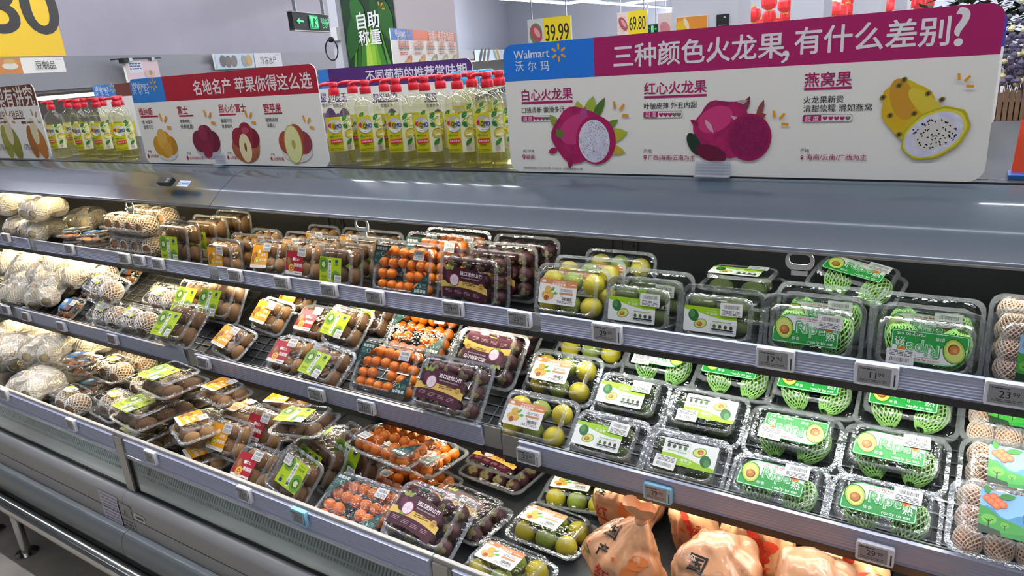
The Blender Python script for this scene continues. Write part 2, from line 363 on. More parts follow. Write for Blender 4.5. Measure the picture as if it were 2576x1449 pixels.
# loose fittings on the case
for i, (px, lab) in enumerate(((323, 'white plastic ring hanger under the canopy above the netted fruit'), (908, 'white plastic ring hanger under the canopy above the kumquats'), (2013, 'white plastic ring hanger under the canopy above the avocado packs'))):
    p = aty(px, (506, 552, 634)[i], 1.428); g = G(); L = []
    for w_, h_, r_ in ((.054, .040, .018), (.040, .020, .0095)):
        L.append(rr(w_, h_, r_, 5))
    for s_ in (1,):
        o_ = [(x, -.0015, z) for x, z in L[0]]; i_ = [(x, -.0015, z+.003) for x, z in L[1]]
        ib = [(x, .0015, z+.003) for x, z in L[1]]; ob = [(x, .0015, z) for x, z in L[0]]
        g.loft([o_, i_, ib, ob, o_], 'white plastic', False, False)
    g.box((0, 0, -.024), (.030, .003, .012), 'white plastic')
    thing('ring_hanger', lab, 'hanger', 'white ring hangers', loc=(p.x, p.y, 1.2955-.02), geo=g)
# thermometer and its stickers on the canopy nose
p = aty(420, 458, 1.448); nrm = Vector((0, -.62, .78)); X = Vector((1, 0, 0)); V = nrm.cross(X)
T = thing('thermometer', 'small black digital thermometer stuck on the canopy front beside a blue sticker', 'thermometer', mtx=fr(p+nrm*.008, X, V, nrm))
g = G(); g.loft([[(x, y, z) for x, y in rr(.075-k, .032-k, .006)] for z, k in ((-.012, 0), (.004, 0), (.006, .004))], 'groove'); put('case', g, T)
a = A(); a.rect(-.010, 0, .04, .022, '#101418'); a.text('3.5', .022, .004, '#c9e8e0', h=.008); a.text('2.0', .022, -.007, '#c9e8e0', h=.008); put('display', a, T, loc=(0, 0, .0062))
p = aty(464, 463, 1.448)
a = A(); a.rrect(0, 0, .064, .026, .002, '#dfe6ee'); a.rect(.008, .002, .042, .014, '#2f7fd0'); a.lines(.008, .004, .038, 2, .006, '#e8f0f8', .4); a.lines(-.022, .006, .014, 4, .004, '#444a55', .5)
thing('notice_sticker', 'white and blue sticker on the canopy beside the black thermometer', 'sticker', mtx=fr(p+nrm*.003, X, V, nrm), geo=a)
# stickers on the front panel
for (cx, cy, w_, h_, kind, lab) in ((281, 1283, .115, .125, 0, 'white paper sheet of printed rows stuck low on the fridge front'), (320, 1304, .075, .105, 1, 'grey warning sticker with a triangle on the fridge front'), (351, 1305, .06, .026, 2, 'small white maker plate right of the warning sticker')):
    p = aty(cx, cy, .904); a = A()
    a.rrect(0, 0, w_, h_, .002, ('#c9c4d8', '#9b9a98', '#c9c9c6')[kind])
    if kind == 0: a.lines(0, h_*.4, w_*.8, 9, h_*.095, '#5c5a68', .3, 4, 4)
    if kind == 1:
        a.poly([(-.012, .012), (.012, .012), (0, .036)], '#3a3a3a'); a.poly([(-.007, .015), (.007, .015), (0, .029)], '#9b9a98'); a.rect(0, .021, .002, .009, '#3a3a3a'); a.rect(0, .004, .07, .001, '#4a4a4a'); a.lines(0, -.01, .06, 4, .011, '#454545', .5, 2, 2)
    if kind == 2: a.rect(0, 0, .042, .010, '#2a2a2a')
    thing('notice_sticker', lab, 'sticker', loc=p, mtx=fr(p, (1, 0, 0), (0, 0, 1), (0, -1, 0)), geo=a)

# electronic price tags
def tag(px, py, price, y, where, w_=.066, h_=.040, blue=False, lean=0, dim=False):
    p = aty(px, py, y); n = Vector((0, -math.cos(lean), math.sin(lean))); X = Vector((1, 0, 0)); V = n.cross(X)
    nm = price or 'unreadable'
    T = thing('price_tag', where, 'price tag', 'electronic price tags', mtx=fr(p, X, V, n))
    g = G(); g.loft([[(x, yy, z) for x, yy in rr(w_-k, h_-k, .004, 3)] for z, k in ((-.006, 0), (.004, 0), (.0055, .002))], 'tag blue' if blue else 'tag case'); put('case', g, T)
    a = A(); a.rrect(-.003, 0, w_*.76, h_*.76, .001, '#7a6a70' if dim else 'tag screen'); a.lines(-.014, h_*.27, .026, 1, .004, '#333438', .6)
    if price:
        q = price.split('.'); a.text(q[0], .001, .001, '#17181b', h=h_*.28, al='r', b=.012); a.text(q[1], .004, h_*.07, '#17181b', h=h_*.17, al='l')
    a.lines(-.004, -h_*.2, w_*.6, 2, .003, '#4a4b50', .45); a.rect(w_*.42, -h_*.1, .0025, h_*.55, '#35363a'); put('screen', a, T, loc=(0, 0, .0056))
T1, T2, T3 = 1.356, 1.209, .924
for px, py, pr, wh in ((15, 598, None, 'price tag below the white netted pears at the far left end of the top shelf'), (175, 627, '9.99', 'price tag below the stacked blue-label trays on the top shelf'),
        (313, 650, '34.99', 'first of three close price tags below the netted fruit'), (350, 655, '11.99', 'middle of three close price tags below the netted fruit'), (398, 664, '23.99', 'price tag 23.99 at the right of three close tags, below the big kiwi pack'),
        (592, 693, '23.99', 'price tag 23.99 in a clear holder below the golden kiwis'), (710, 711, '16.99', 'price tag 16.99 below the red-label kiwi pack'), (828, 730, '16.99', 'price tag 16.99 below the green-label kiwi pack'),
        (944, 748, '35.99', 'price tag 35.99 on the top shelf below the kumquats'), (1140, 776, '29.99', 'price tag 29.99 on the top shelf below the mangosteens'), (1307, 802, '25.99', 'price tag 25.99 at the seam left of the passion fruit'),
        (1527, 838, '29.99', 'price tag 29.99 on the top shelf below the small avocado pack'), (1950, 903, '17.90', 'price tag 17.90 below the left ripe avocado pack'), (2204, 943, '11.99', 'price tag 11.99 below the right ripe avocado pack'), (2540, 993, '23.99', 'price tag 23.99 below the loquats at the right edge')):
    tag(px, py, pr, T1, wh, *((.074, .045) if px > 1500 else ()))
for px, py, pr, wh, bl, dm in ((15, 779, None, 'reddish price tag at the left end of the lower shelf rail', 0, 1), (66, 796, None, 'second reddish price tag from the left on the lower shelf rail', 0, 1), (155, 821, None, 'faint price tag below the blue-label trays on the lower shelf', 0, 1), (284, 853, None, 'faint price tag below the netted fruit trays on the lower shelf', 0, 1),
        (513, 912, '13.99', 'price tag 13.99 on the lower shelf at the seam below the golden kiwis', 0, 0), (797, 992, '9.99', 'price tag 9.99 on the lower shelf below the green-label kiwi pack', 0, 0), (922, 1024, '35.99', 'price tag 35.99 on the lower shelf below the kumquats', 0, 0),
        (1330, 1148, '22.99', 'price tag 22.99 on the lower shelf below the passion fruit', 0, 0), (1655, 1240, '29.99', 'blue-topped price tag 29.99 below the small avocado packs', 1, 0), (2201, 1391, '29.99', 'price tag 29.99 on the lower shelf below the ripe avocado packs', 0, 0)):
    tag(px, py, pr, T2+.008*(px > 1200)*0, wh, .062, .038, bool(bl), .05, bool(dm))
for px, py, pr, wh, bl in ((12, 992, None, 'price tag at the far left end of the glass front', 0), (180, 1068, '20.99', 'price tag on the glass left of the grey post', 0), (380, 1150, '13.99', 'price tag 13.99 on the glass just right of the grey post', 0), (616, 1243, '22.99', 'price tag 22.99 on the glass below the green kiwi packs', 0), (754, 1300, '35.99', 'blue-edged price tag 35.99 on the glass below the kumquats', 1)):
    tag(px, py, pr, T3, wh, .052, .042, bool(bl))
# ---------------------------------------------------------------- fruit
mk('kiwi skin', '#7d5c3b', .6, 0, '#5f4228', 55, bump=.25, bscale=160); mk('gold kiwi skin', '#b48a58', .55, 0, '#94683c', 45, bump=.2, bscale=150)
mk('kumquat skin', '#f58f1e', .3, 0, '#ee7416', 22, bump=.08, bscale=220, sss=.15); mk('mangosteen skin', '#35161f', .45, 0, '#5c2a35', 40, bump=.2, bscale=60); mk('calyx', '#8f8a58', .6, 0, '#6a5538', 60)
mk('passion yellow', '#d8c428', .35, 0, '#c3b23a', 25, bump=.15, bscale=90); mk('passion green', '#9fae4a', .4, 0, '#83923c', 25, bump=.25, bscale=80)
mk('avocado skin', '#3c4a26', .5, 0, '#5c6a34', 60, bump=.5, bscale=130); mk('green foam', '#a9e07c', .6); mk('white foam', '#f4efe6', .6); mk('pink foam', '#f6dccb', .6)
mk('apple skin', '#dba678', .45, 0, '#c98858', 10); mk('pear skin', '#f0e0b4', .5, 0, '#e6d09c', 14); mk('loquat skin', '#e89a4a', .5); mk('dried fruit', '#b9793e', .5, 0, '#7d4c26', 25, bump=.4, bscale=50); mk('dried orange', '#e08a3c', .45, 0, '#c9702a', 20)
FM = {}
def fruit(key, mat_, r, fn=None, nu=16, nv=11, extra=None):
    g = G(); g.ell((0, 0, 0), r, mat_, nu, nv, fn)
    if extra: extra(g)
    FM[key] = g.mesh(key)
fruit('kiwi', 'kiwi skin', (.5, .5, .62), extra=lambda g: g.lathe([(.10, .585), (.07, .63), (.0, .635)], 'calyx', 8))
fruit('gold_kiwi', 'gold kiwi skin', (.46, .46, .64), extra=lambda g: g.lathe([(.10, .605), (.07, .65), (.0, .655)], 'calyx', 8))
fruit('kumquat', 'kumquat skin', (.5, .5, .53), nu=14, nv=9, extra=lambda g: g.lathe([(.07, .515), (.05, .55), (0, .545)], 'passion green', 7))
def calyx(g):
    for k in range(4):
        a = k*math.pi/2; R = Matrix.Rotation(a, 3, 'Z') @ Matrix.Rotation(.5, 3, 'Y'); g.ell((.2*math.cos(a), .2*math.sin(a), .43), (.2, .17, .045), 'calyx', 8, 5, None, R)
    g.tube([(0, 0, .42), (0, 0, .6)], [.06, .05], 'calyx', 7)
fruit('mangosteen', 'mangosteen skin', (.5, .5, .45), extra=calyx)
fruit('passion_fruit', 'passion yellow', (.5, .5, .54)); fruit('green_passion_fruit', 'passion green', (.5, .5, .54))
pearf = lambda a, t: 1-.22*max(0, -math.cos(t))**1.5 if False else 1-.25*(.5-.5*math.cos(t))**2
fruit('avocado', 'avocado skin', (.5, .5, .66), pearf, 18, 13)
fruit('apple', 'apple skin', (.5, .5, .47), lambda a, t: 1-.05*abs(math.cos(t))); fruit('pear', 'pear skin', (.5, .5, .5)); fruit('loquat', 'loquat skin', (.46, .46, .55))
fruit('dried_slice', 'dried fruit', (.5, .42, .3), lambda a, t: 1+.15*math.sin(5*a)); fruit('dried_orange', 'dried orange', (.5, .5, .32))
def net(mat_, nu=16, nv=9, r=.022, sh=(.52, .52, .55), fn=None, t0=.16):
    g = G(); rows = []
    for j in range(nv+1):
        t = math.pi*(t0+(1-2*t0)*j/nv); row = []
        for i in range(nu):
            a = 2*math.pi*(i+.5*(j % 2))/nu; k = fn(a, t) if fn else 1; row.append(Vector((sh[0]*math.sin(t)*math.cos(a)*k, sh[1]*math.sin(t)*math.sin(a)*k, -sh[2]*math.cos(t))))
        rows.append(row)
    for j in range(nv):
        for i in range(nu):
            for q in ((i, (i-1) % nu) if j % 2 == 0 else (i, (i+1) % nu)):
                p, e = rows[j][i], rows[j+1][q]; d = (e-p).normalized(); o = p.normalized(); s_ = d.cross(o).normalized()
                v = []
                for c in (p-d*r*.4, e+d*r*.4): v += [c+s_*r-o*r*.2, c+o*r*.9, c-s_*r-o*r*.2]
                g.add(v, [(0, 1, 4, 3), (1, 2, 5, 4)], mat_, False)
    return g
FM['net_pear'] = net('white foam', 20, 11, .034).mesh('foam_net'); FM['net_white'] = net('white foam', 18, 10).mesh('foam_net'); FM['net_pink'] = net('pink foam', 16, 12, .03, (.5, .5, .6)).mesh('foam_net')
FM['net_green'] = net('green foam', 18, 11, .024, (.53, .53, .69), pearf, .12).mesh('foam_net')

# ---------------------------------------------------------------- clamshell boxes
def clam(w_, d, h, split=.5, rib=.0015, cr=.022, k=9, lm='clear lid', tm='clear tray', slope=1):
    def loop(ins, z, rb=0):
        P = rr(w_, d, cr, 4, k); out = []
        for i, (x, y) in enumerate(P):
            n_ = ins+(rb if i % 2 else 0); out.append((x*(1-2*n_/w_), y*(1-2*n_/d), z))
        return out
    s = split*h; rm = 'hazed rim'  # rim plastic has white edge glare mixed into its colour
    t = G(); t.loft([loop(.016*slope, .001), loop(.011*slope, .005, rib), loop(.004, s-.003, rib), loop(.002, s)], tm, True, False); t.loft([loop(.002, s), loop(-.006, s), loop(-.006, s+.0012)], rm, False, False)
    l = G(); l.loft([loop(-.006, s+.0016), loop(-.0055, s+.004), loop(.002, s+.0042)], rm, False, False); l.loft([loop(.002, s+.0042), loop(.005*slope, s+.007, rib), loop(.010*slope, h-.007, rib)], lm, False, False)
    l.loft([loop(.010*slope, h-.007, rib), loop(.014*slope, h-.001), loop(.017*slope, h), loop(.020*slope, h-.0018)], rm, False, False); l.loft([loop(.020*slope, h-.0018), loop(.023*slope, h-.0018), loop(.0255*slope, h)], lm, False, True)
    return t.mesh('tray', 25), l.mesh('lid', 25)
def slice_(a, x, y, r, rot=0, c1='#6fa02c', ry=None):   # kiwi half on a label
    ry = ry or r
    a.ell(x, y, r, ry, '#8a9a3a', rot); a.ell(x, y, r*.94, ry*.94, c1, rot); a.ell(x, y, r*.6, ry*.6, '#4a7a22', rot)
    for i in range(14):
        t = 2*math.pi*i/14; a.ell(x+r*.52*math.cos(t), y+ry*.52*math.sin(t), r*.08, r*.04, '#1c2412', t, 6); a.z -= a.dz
    a.z += a.dz; a.ell(x, y, r*.36, ry*.36, '#d8e0a8', rot, fn=lambda t: 1+.12*math.cos(5*t))
def L_green(w_=.10, h_=.088):
    a = A(); a.rrect(0, 0, w_, h_, .002, '#b3cf1e'); u = w_/.10
    slice_(a, -.032*u, .016*u, .024*u, ry=.026*u); slice_(a, .026*u, -.022*u, .022*u); a.rrect(-.002*u, 0, .015*u, h_*.86, .007*u, '#eef2e6')
    a.rrect(-.002*u, h_*.33, .011*u, .009*u, .003*u, '#1c3a3a'); a.text('B', -.002*u, h_*.33, '#eef2e6', h=.005*u)
    for i, ch in enumerate('绿心猕猴桃'): a.text(ch, -.002*u, h_*(.2-.125*i), '#2a4a22', h=.0085*u)
    a.rrect(.029*u, .030*u, .013*u, .011*u, .003*u, '#1f4860'); a.lines(.029*u, .021*u, .016*u, 2, .003*u, '#4a6a12', .4)
    for i in range(3): a.ring((-.037+.009*i)*u, -.024*u, .0036*u, .0012*u, '#2a3a12', 10)
    a.lines(-.028*u, -.034*u, .024*u, 1, .003*u, '#5a7a12', .4); return a
def L_gold(): 
    a = A(); w_, h_ = .078, .076; a.rrect(0, 0, w_, h_, .005, '#f6a91c'); a.rrect(0, -h_/2+.006, w_, .012, .005, '#f3f0e6'); a.rect(0, -h_/2+.013, w_, .006, '#f6a91c')
    a.ell(-.024, -.004, .012, .018, '#9a6228', -.25); a.ell(-.026, -.001, .007, .012, '#b57c38', -.25); a.ell(-.010, -.014, .0135, .0135, '#d8a818'); a.ell(-.010, -.014, .0122, .0122, '#f2cf2c'); a.ell(-.010, -.014, .005, .005, '#f8eeb0'); a.ring(-.010, -.014, .007, .0012, '#6a5210', 14)
    a.ell(-.004, .016, .006, .006, '#f8f2dc'); a.text('金艳', .017, .006, '#f8f4e6', w_=.021, b=.03); a.text('奇异果', .018, -.011, '#f8f4e6', w_=.033, b=.035)
    a.lines(-.01, -h_/2+.006, .04, 1, .003, '#b9aa88', .4); return a
def L_red():
    a = A(); w_, h_ = .076, .074; a.rrect(0, 0, w_, h_, .006, '#b01c2e'); a.rrect(0, -h_/2+.007, w_, .014, .006, '#f1efe9'); a.rect(0, -h_/2+.0145, w_, .005, '#b01c2e')
    a.ell(-.024, .002, .011, .016, '#8d5c34', .3); a.ell(-.025, .005, .006, .010, '#a97a4c', .3); a.ell(-.012, -.016, .013, .013, '#d09a2c'); a.ell(-.012, -.016, .0108, .0108, '#e2b846'); a.ell(-.012, -.016, .006, .006, '#b8482c'); a.ell(-.012, -.016, .0025, .0025, '#f0e4b8')
    a.ell(-.004, .012, .0055, .0055, '#f4efe6'); a.text('红心', .011, .012, '#f6f0ea', w_=.020, b=.03); a.text('猕猴桃', .017, -.006, '#f6f0ea', w_=.036, b=.035)
    a.lines(.02, -h_/2+.006, .03, 1, .004, '#7a4a4a', .5); return a
def L_kum(side):
    a = A(); W_, H_ = .205, .125; d = '#12403e'
    for sg in (side,):
        a.poly([(-sg*W_/2, sg*H_/2), (-sg*(W_/2-.062), sg*H_/2), (-sg*W_/2, sg*(H_/2-.066))], d)
        r = 0 if sg == 1 else math.pi
        a.text('脆蜜金柑', -sg*(W_/2-.026), sg*(H_/2-.009), '#e6eee8', w_=.040, rot=r, b=.03)
        a.ring(-sg*(W_/2-.032), sg*(H_/2-.024), .007, .0012, '#8fc0a8', 14); a.leaf(-sg*(W_/2-.028), sg*(H_/2-.026), .009, .005, 2.2+r, '#8fc0a8')
        a.frame(-sg*(W_/2-.013), sg*(H_/2-.024), .012, .011, .0008, '#7aa898'); a.lines(-sg*(W_/2-.013), sg*(H_/2-.022), .009, 2, sg*.004, '#7aa898', .35); a.lines(-sg*(W_/2-.007), sg*(H_/2-.042), .008, 2, sg*.004, '#7aa898', .35)
    return a
def wave(w_, y, k, n=10): return [(-w_/2+w_*i/n, y-k*((i/n-.35)**2)*4) for i in range(n+1)]
def L_mang():
    a = A(); w_ = .135; c = .008
    t, bt = wave(w_, .038, c), wave(w_, -.040, c); a.poly(t+bt[::-1], '#451528')
    t, bt = wave(w_+.014, .003, c), wave(w_+.014, -.014, c); a.poly(t+bt[::-1], '#d8b45c')
    a.ell(-.046, .012, .017, .020, '#3a1422'); a.ell(-.049, .016, .009, .012, '#5e2a40')
    for i in range(3): a.leaf(-.050+i*.004, .029, .016, .009, 2.4-i*.75, '#8fa04a')
    a.ell(-.030, .004, .0165, .0175, '#8a3a5a'); a.ell(-.030, .004, .0138, .0148, '#e6d4dc')
    for i in range(6): a.rect(-.030+.0065*math.cos(i*1.047), .004+.0065*math.sin(i*1.047), .012, .0007, '#b89cac', i*1.047)
    a.leaf(-.046, -.011, .014, .008, -.1, '#7a9a2e')
    a.text('进口迷你山竹', .024, .022, '#f4ecee', w_=.070, rot=-.06, b=.03); a.text('IMPORTED MINI MANGOSTEEN', .022, .0105, '#e8d8dc', w_=.058, rot=-.05)
    a.lines(.018, .002, .042, 3, .0042, '#6a4a1c', .4, 3, 2); a.ell(.056, -.007, .009, .008, '#c9a04a', fn=lambda t: 1+.06*math.cos(6*t)); a.text('水嫩', .056, -.0045, '#5a3a14', w_=.010); a.text('清甜', .056, -.0105, '#5a3a14', w_=.010)
    for i in range(4): a.lines(-.048+i*.030, -.0215-.002*i, .02, 3, .0035, '#c9a8b0', .3, 9+i, 2)
    return a
def L_pass():
    a = A(); w_, h_ = .102, .060; a.rrect(0, 0, w_, h_, .004, '#efeeea')
    a.poly([(-w_/2+.003, h_/2), (w_/2-.003, h_/2), (w_/2, h_/2-.003), (w_/2, h_/2-.016), (.022, h_/2-.0175), (-.01, h_/2-.013), (-w_/2, h_/2-.011), (-w_/2, h_/2-.003)], '#d98a58')
    a.rrect(-.040, h_/2-.006, .011, .0065, .002, '#f4e8dc'); a.text('Passion fruit', .004, h_/2-.0045, '#fbeee2', w_=.034); a.text('黄金百香果', .002, h_/2-.0115, '#fdf4ec', w_=.036, b=.03); a.lines(.036, h_/2-.010, .022, 1, .003, '#fbeee2', .6)
    for x, y, r in ((-.034, -.010, .0085), (-.018, -.010, .0088), (-.026, .004, .0092)): a.ell(x, y, r, r, '#c9983a'); a.ell(x-.001, y+.001, r*.9, r*.9, '#dfb452')
    a.leaf(-.018, .001, .014, .007, .8, '#5aa832'); a.leaf(-.012, -.004, .014, .007, .1, '#69b53c')
    a.ell(-.029, -.016, .0085, .0085, '#e6c67a'); a.ell(-.029, -.016, .0066, .0066, '#a8432c'); 
    for i in range(7): a.ell(-.029+.0035*math.cos(i*.9), -.016+.0035*math.sin(i*.9), .001, .0007, '#e0a87a', n=6); a.z -= a.dz
    a.z += a.dz; a.lines(.024, .0075, .032, 2, .0034, '#8a8580', .4, 2, 5); a.rrect(.024, -.002, .036, .005, .001, '#c98a5e'); a.text('精选', .012, -.0085, '#5a5552', h=.003)
    a.bars(.027, -.0145, .026, .008); a.lines(.022, -.021, .042, 2, .0032, '#7a7672', .4, 7, 4); return a
def avo(a, x, y, s, rot=0, pit='#a8622c'):       # cut avocado
    f = lambda t: 1-.18*max(0, math.sin(t))**2
    a.ell(x, y, s*.70, s, '#2f6a2c', rot, fn=f, n=26); a.ell(x, y, s*.64, s*.93, '#b6cf52', rot, fn=f, n=26); a.ell(x, y, s*.52, s*.79, '#d6df7c', rot, fn=f, n=26)
    c, q = math.cos(rot), math.sin(rot); dx, dy = 0*c+.22*s*q, -.22*s*c
    a.ell(x+dx, y+dy, s*.36, s*.38, '#8a4a1e', rot); a.ell(x+dx-s*.03, y+dy+s*.04, s*.31, s*.32, '#bf7a3a', rot); a.ell(x+dx-s*.08, y+dy+s*.1, s*.15, s*.15, '#d89a58', rot)
def L_avo():
    a = A(); w_, h_ = .114, .066; a.rrect(0, 0, w_, h_, .004, '#edefea')
    a.poly([(-w_/2+.003, h_/2), (w_/2-.003, h_/2), (w_/2, h_/2-.003), (w_/2, h_/2-.026), (.03, h_/2-.027), (.0, h_/2-.022), (-.028, h_/2-.014), (-w_/2, h_/2-.010), (-w_/2, h_/2-.003)], '#9ccb1c')
    a.ell(-.036, .010, .0115, .017, '#2f6a36', .15, fn=lambda t: 1-.15*max(0, math.sin(t))); a.ell(-.039, .013, .006, .010, '#4f8a4a', .15)
    avo(a, -.019, -.010, .0165, -1.0)
    a.text('AVOCADO', .003, h_/2-.008, '#e8f4c8', w_=.020); a.text('牛油果', .003, h_/2-.015, '#f4f8e8', w_=.025, b=.02)
    a.lines(.026, -.001, .040, 1, .004, '#9ab86a', .6, 3, 6); a.frame(.028, -.0165, .053, .021, .0005, '#b9b9b4')
    for i in range(4): a.ell(.0105+.0118*i, -.013, .0035, .0052, ('#4a7a3a', '#46602e', '#3c4a2a', '#332c26')[i])
    a.rect(.028, -.0205, .046, .0032, '#22242a'); a.lines(.028, -.0245, .044, 1, .003, '#6a6a66', .5); a.v = [(x, y*.84, z) for x, y, z in a.v]; return a
def L_ripe():
    a = A(); w_, h_ = .124, .060; P = [(-w_/2, -h_/2+.003), (-w_/2+.003, -h_/2), (w_/2-.003, -h_/2), (w_/2, -h_/2+.003), (w_/2, h_/2-.002)]
    P += [(-w_/2+.034*(1-math.sin(t)), h_/2-.038*(1-math.cos(t))) for t in [math.pi/2*i/8 for i in range(9)]]
    def ins(k): return [(x*(1-2*k/w_), y*(1-2*k/h_)) for x, y in P]
    a.poly(P, '#2fa84a'); a.poly(ins(.0015), '#eef2ea'); a.poly(ins(.0025), '#3fae52'); a.poly(ins(.0032), '#eef1ee')
    k = .0032; a.poly([(-w_/2+k, -.004), (-.028, -.007), (-.012, .002), (.012, -.004), (.038, .004), (w_/2-k, -.001), (w_/2-k, -h_/2+k), (-w_/2+k, -h_/2+k)], '#2c9d46')
    avo(a, -.040, .002, .0255, .2); a.text('三边果先生', -.010, .0235, '#c83a4a', w_=.020); a.text('My Avo', .012, .0225, '#c8283c', w_=.018, b=.03); a.lines(.0, .0185, .034, 1, .003, '#8a8a86', .3, 2, 8)
    avo(a, .043, .009, .012, -.2, '#f08030'); a.ell(.043, .008, .006, .0055, '#ef7a2c')
    a.text('Ripe', .010, .0005, '#2c9d46', w_=.054, b=.075); a.text('Ripe', .010, .0005, '#f6faf4', w_=.052, b=.035); a.text('Ripe', .010, .0005, '#57b868', w_=.0505, b=.0)
    a.text('熟', .047, -.0075, '#2c9d46', h=.0175, b=.08); a.text('熟', .047, -.0075, '#eef6ec', h=.0165, b=.02)
    a.text('即食', -.016, -.0185, '#f4f8f2', w_=.015); a.text('ready to eat', .030, -.0225, '#f4f8f2', w_=.046, b=.01); return a
def L_loq():
    a = A(); w_, h_ = .120, .082; a.rect(0, 0, w_, h_, '#8fc2e6'); a.poly([(-w_/2, -.002)]+[(-w_/2+w_*i/12, .004+.008*math.sin(i*1.3)-.0012*i) for i in range(13)]+[(w_/2, -.03), (-w_/2, -.03)], '#4f93c4')
    a.poly([(-w_/2, .010), (-.045, .004), (-.03, -.008), (-.005, -.014), (.012, -.026), (.012, -h_/2), (-w_/2, -h_/2)], '#3f9a3c'); a.poly([(w_/2, -.006), (.035, -.016), (.0, -.030), (-.035, -.036), (-.03, -h_/2), (w_/2, -h_/2)], '#2c8a3a')
    a.poly([(-w_/2, -.026), (-.03, -.032), (-.028, -h_/2), (-w_/2, -h_/2)], '#27402c')
    for x, y, s in ((-.046, -.018, 1), (-.024, -.022, .55), (.02, -.033, .8), (.045, -.030, .7)):
        a.ell(x, y+.004*s, .011*s, .009*s, '#6ab846'); a.rect(x, y-.005*s, .002*s, .016*s, '#243a20'); a.rect(x-.003*s, y+.001*s, .008*s, .0012*s, '#243a20', 2.3); a.rect(x+.003*s, y+.002*s, .008*s, .0012*s, '#243a20', .8)
    for x, y in ((-.050, .024), (-.041, .029), (-.044, .019), (-.034, .022), (-.037, .013), (-.028, .017)): a.ell(x, y, .0065, .0068, '#e06a3c'); a.ell(x-.001, y+.001, .004, .004, '#ee8656')
    a.leaf(-.035, .030, .026, .012, .25, '#3f8a3a'); a.leaf(-.048, .032, .018, .010, 1.9, '#4a9440')
    a.ring(.028, -.001, .0285, .0006, '#2c4a66', 28); a.ring(.028, -.001, .0265, .0004, '#2c4a66', 28); a.ell(.028, -.001, .024, .020, '#a9d2ec')
    a.text('Mountain', .028, .009, '#3a5a70', w_=.026); a.text('Loquat', .028, .001, '#27485e', w_=.038, b=.01); a.text('高山枇杷', .028, -.0085, '#27404e', w_=.030); a.rrect(.028, -.016, .005, .005, .001, '#c04a52'); return a
def L_net():
    a = A(); a.rrect(0, 0, .062, .036, .008, '#eef0e4')
    for x, y, rx, ry, c in ((-.026, .012, .012, .008, '#c3d62c'), (-.034, .0, .008, .006, '#d3e04a'), (.020, -.013, .013, .007, '#c9db3a')): a.ell(x, y, rx, ry, c, .5)
    a.text('鲜果', -.006, .002, '#d87a7a', w_=.018, b=.02); a.bars(.018, .004, .016, .012, '#5a6a78', 12); a.lines(.0, -.010, .026, 2, .004, '#8a9a98', .4, 2, 3); return a
def L_blue():
    a = A(); a.rrect(0, 0, .085, .05, .004, '#2f78c4'); a.ell(-.024, .004, .017, .018, '#5aa0dc'); a.ell(-.024, .012, .013, .008, '#e8eef4', fn=lambda t: 1+.15*math.cos(5*t)); a.rrect(-.024, -.003, .022, .012, .003, '#e6b45a'); a.lines(-.024, -.001, .018, 3, .0035, '#7a4a1c', .5); a.poly([(.0, -.025), (.016, .022), (.04, .025), (.0425, -.025)], '#7a4a2c'); a.ell(.0, -.014, .010, .006, '#4a94d8', .5); return a
# ---------------------------------------------------------------- kinds of fruit pack
KIND = {}
PI = math.pi
def grid(nx, ny, w_, d, z, key, sc, rot=(PI/2, 0, 0), netk=None, jit=.002, keys=None, skip=()):
    out = []
    for j in range(ny):
        for i in range(nx):
            if (i, j) in skip: continue
            x = (i-(nx-1)/2)*w_/nx; y = (j-(ny-1)/2)*d/ny
            out.append((keys[(i+j*2) % len(keys)] if keys else key, netk, x, y, z, sc, rot, jit))
    return out
def kind(kk, name, w_, d, h, art, lp, fruits, sp=None, box=True, group='', nice='', **kw):
    P = []
    if box:
        t, l = clam(w_, d, h, **kw); P += [('tray', t), ('lid', l)]
    KIND[kk] = dict(name=name, w=w_, d=d, h=h, parts=P, label=([q.mesh('label') for q in art] if isinstance(art, list) else art.mesh('label') if art else None), lp=lp, sp=sp, fruits=fruits, group=group, nice=nice)
STK = [sticker(.036, .027, 0).mesh('price_sticker'), sticker(.046, .028, 1).mesh('price_sticker'), sticker(.028, .026, 2).mesh('price_sticker')]
kind('kl', 'kiwi_pack', .195, .150, .085, L_green(.105, .092), (-.025, -.02, 0), grid(4, 2, .175, .13, .040, 'kiwi', (.046, .046, .052)), (.012, -.050, 0, 2), group='large green kiwi packs', nice='large clear pack of brown kiwis with a lime green label')
kind('kg', 'golden_kiwi_pack', .150, .110, .066, L_gold(), (-.020, -.004, 0), grid(3, 2, .135, .096, .031, 'gold_kiwi', (.042, .042, .038)), (.010, .026, 0, 0), group='golden kiwi packs', nice='clear pack of golden kiwis with an orange label', rib=.0025)
kind('kr', 'red_kiwi_pack', .148, .122, .066, L_red(), (-.016, -.006, 0), grid(3, 2, .135, .105, .031, 'gold_kiwi', (.042, .042, .042)), (.016, .030, 0, 0), group='red kiwi packs', nice='clear pack of kiwis with a dark red label', rib=.0025)
kind('ks', 'kiwi_pack', .155, .128, .068, L_green(.090, .076), (-.018, -.012, 0), grid(3, 2, .140, .11, .032, 'kiwi', (.044, .044, .046)), (.016, -.038, 0, 2), group='small green kiwi packs', nice='small clear pack of kiwis with a lime green label and a leaf print', rib=.0025)
kind('ku', 'kumquat_pack', .232, .152, .056, [L_kum(1), L_kum(-1)], (0, 0, 0), grid(6, 4, .205, .130, .030, 'kumquat', (.031, .031, .031), jit=.0035, skip=((2, 1),)), (.062, .044, 0, 0), group='kumquat packs', nice='clear pack of orange kumquats with dark green corner labels', lm='clear lid')
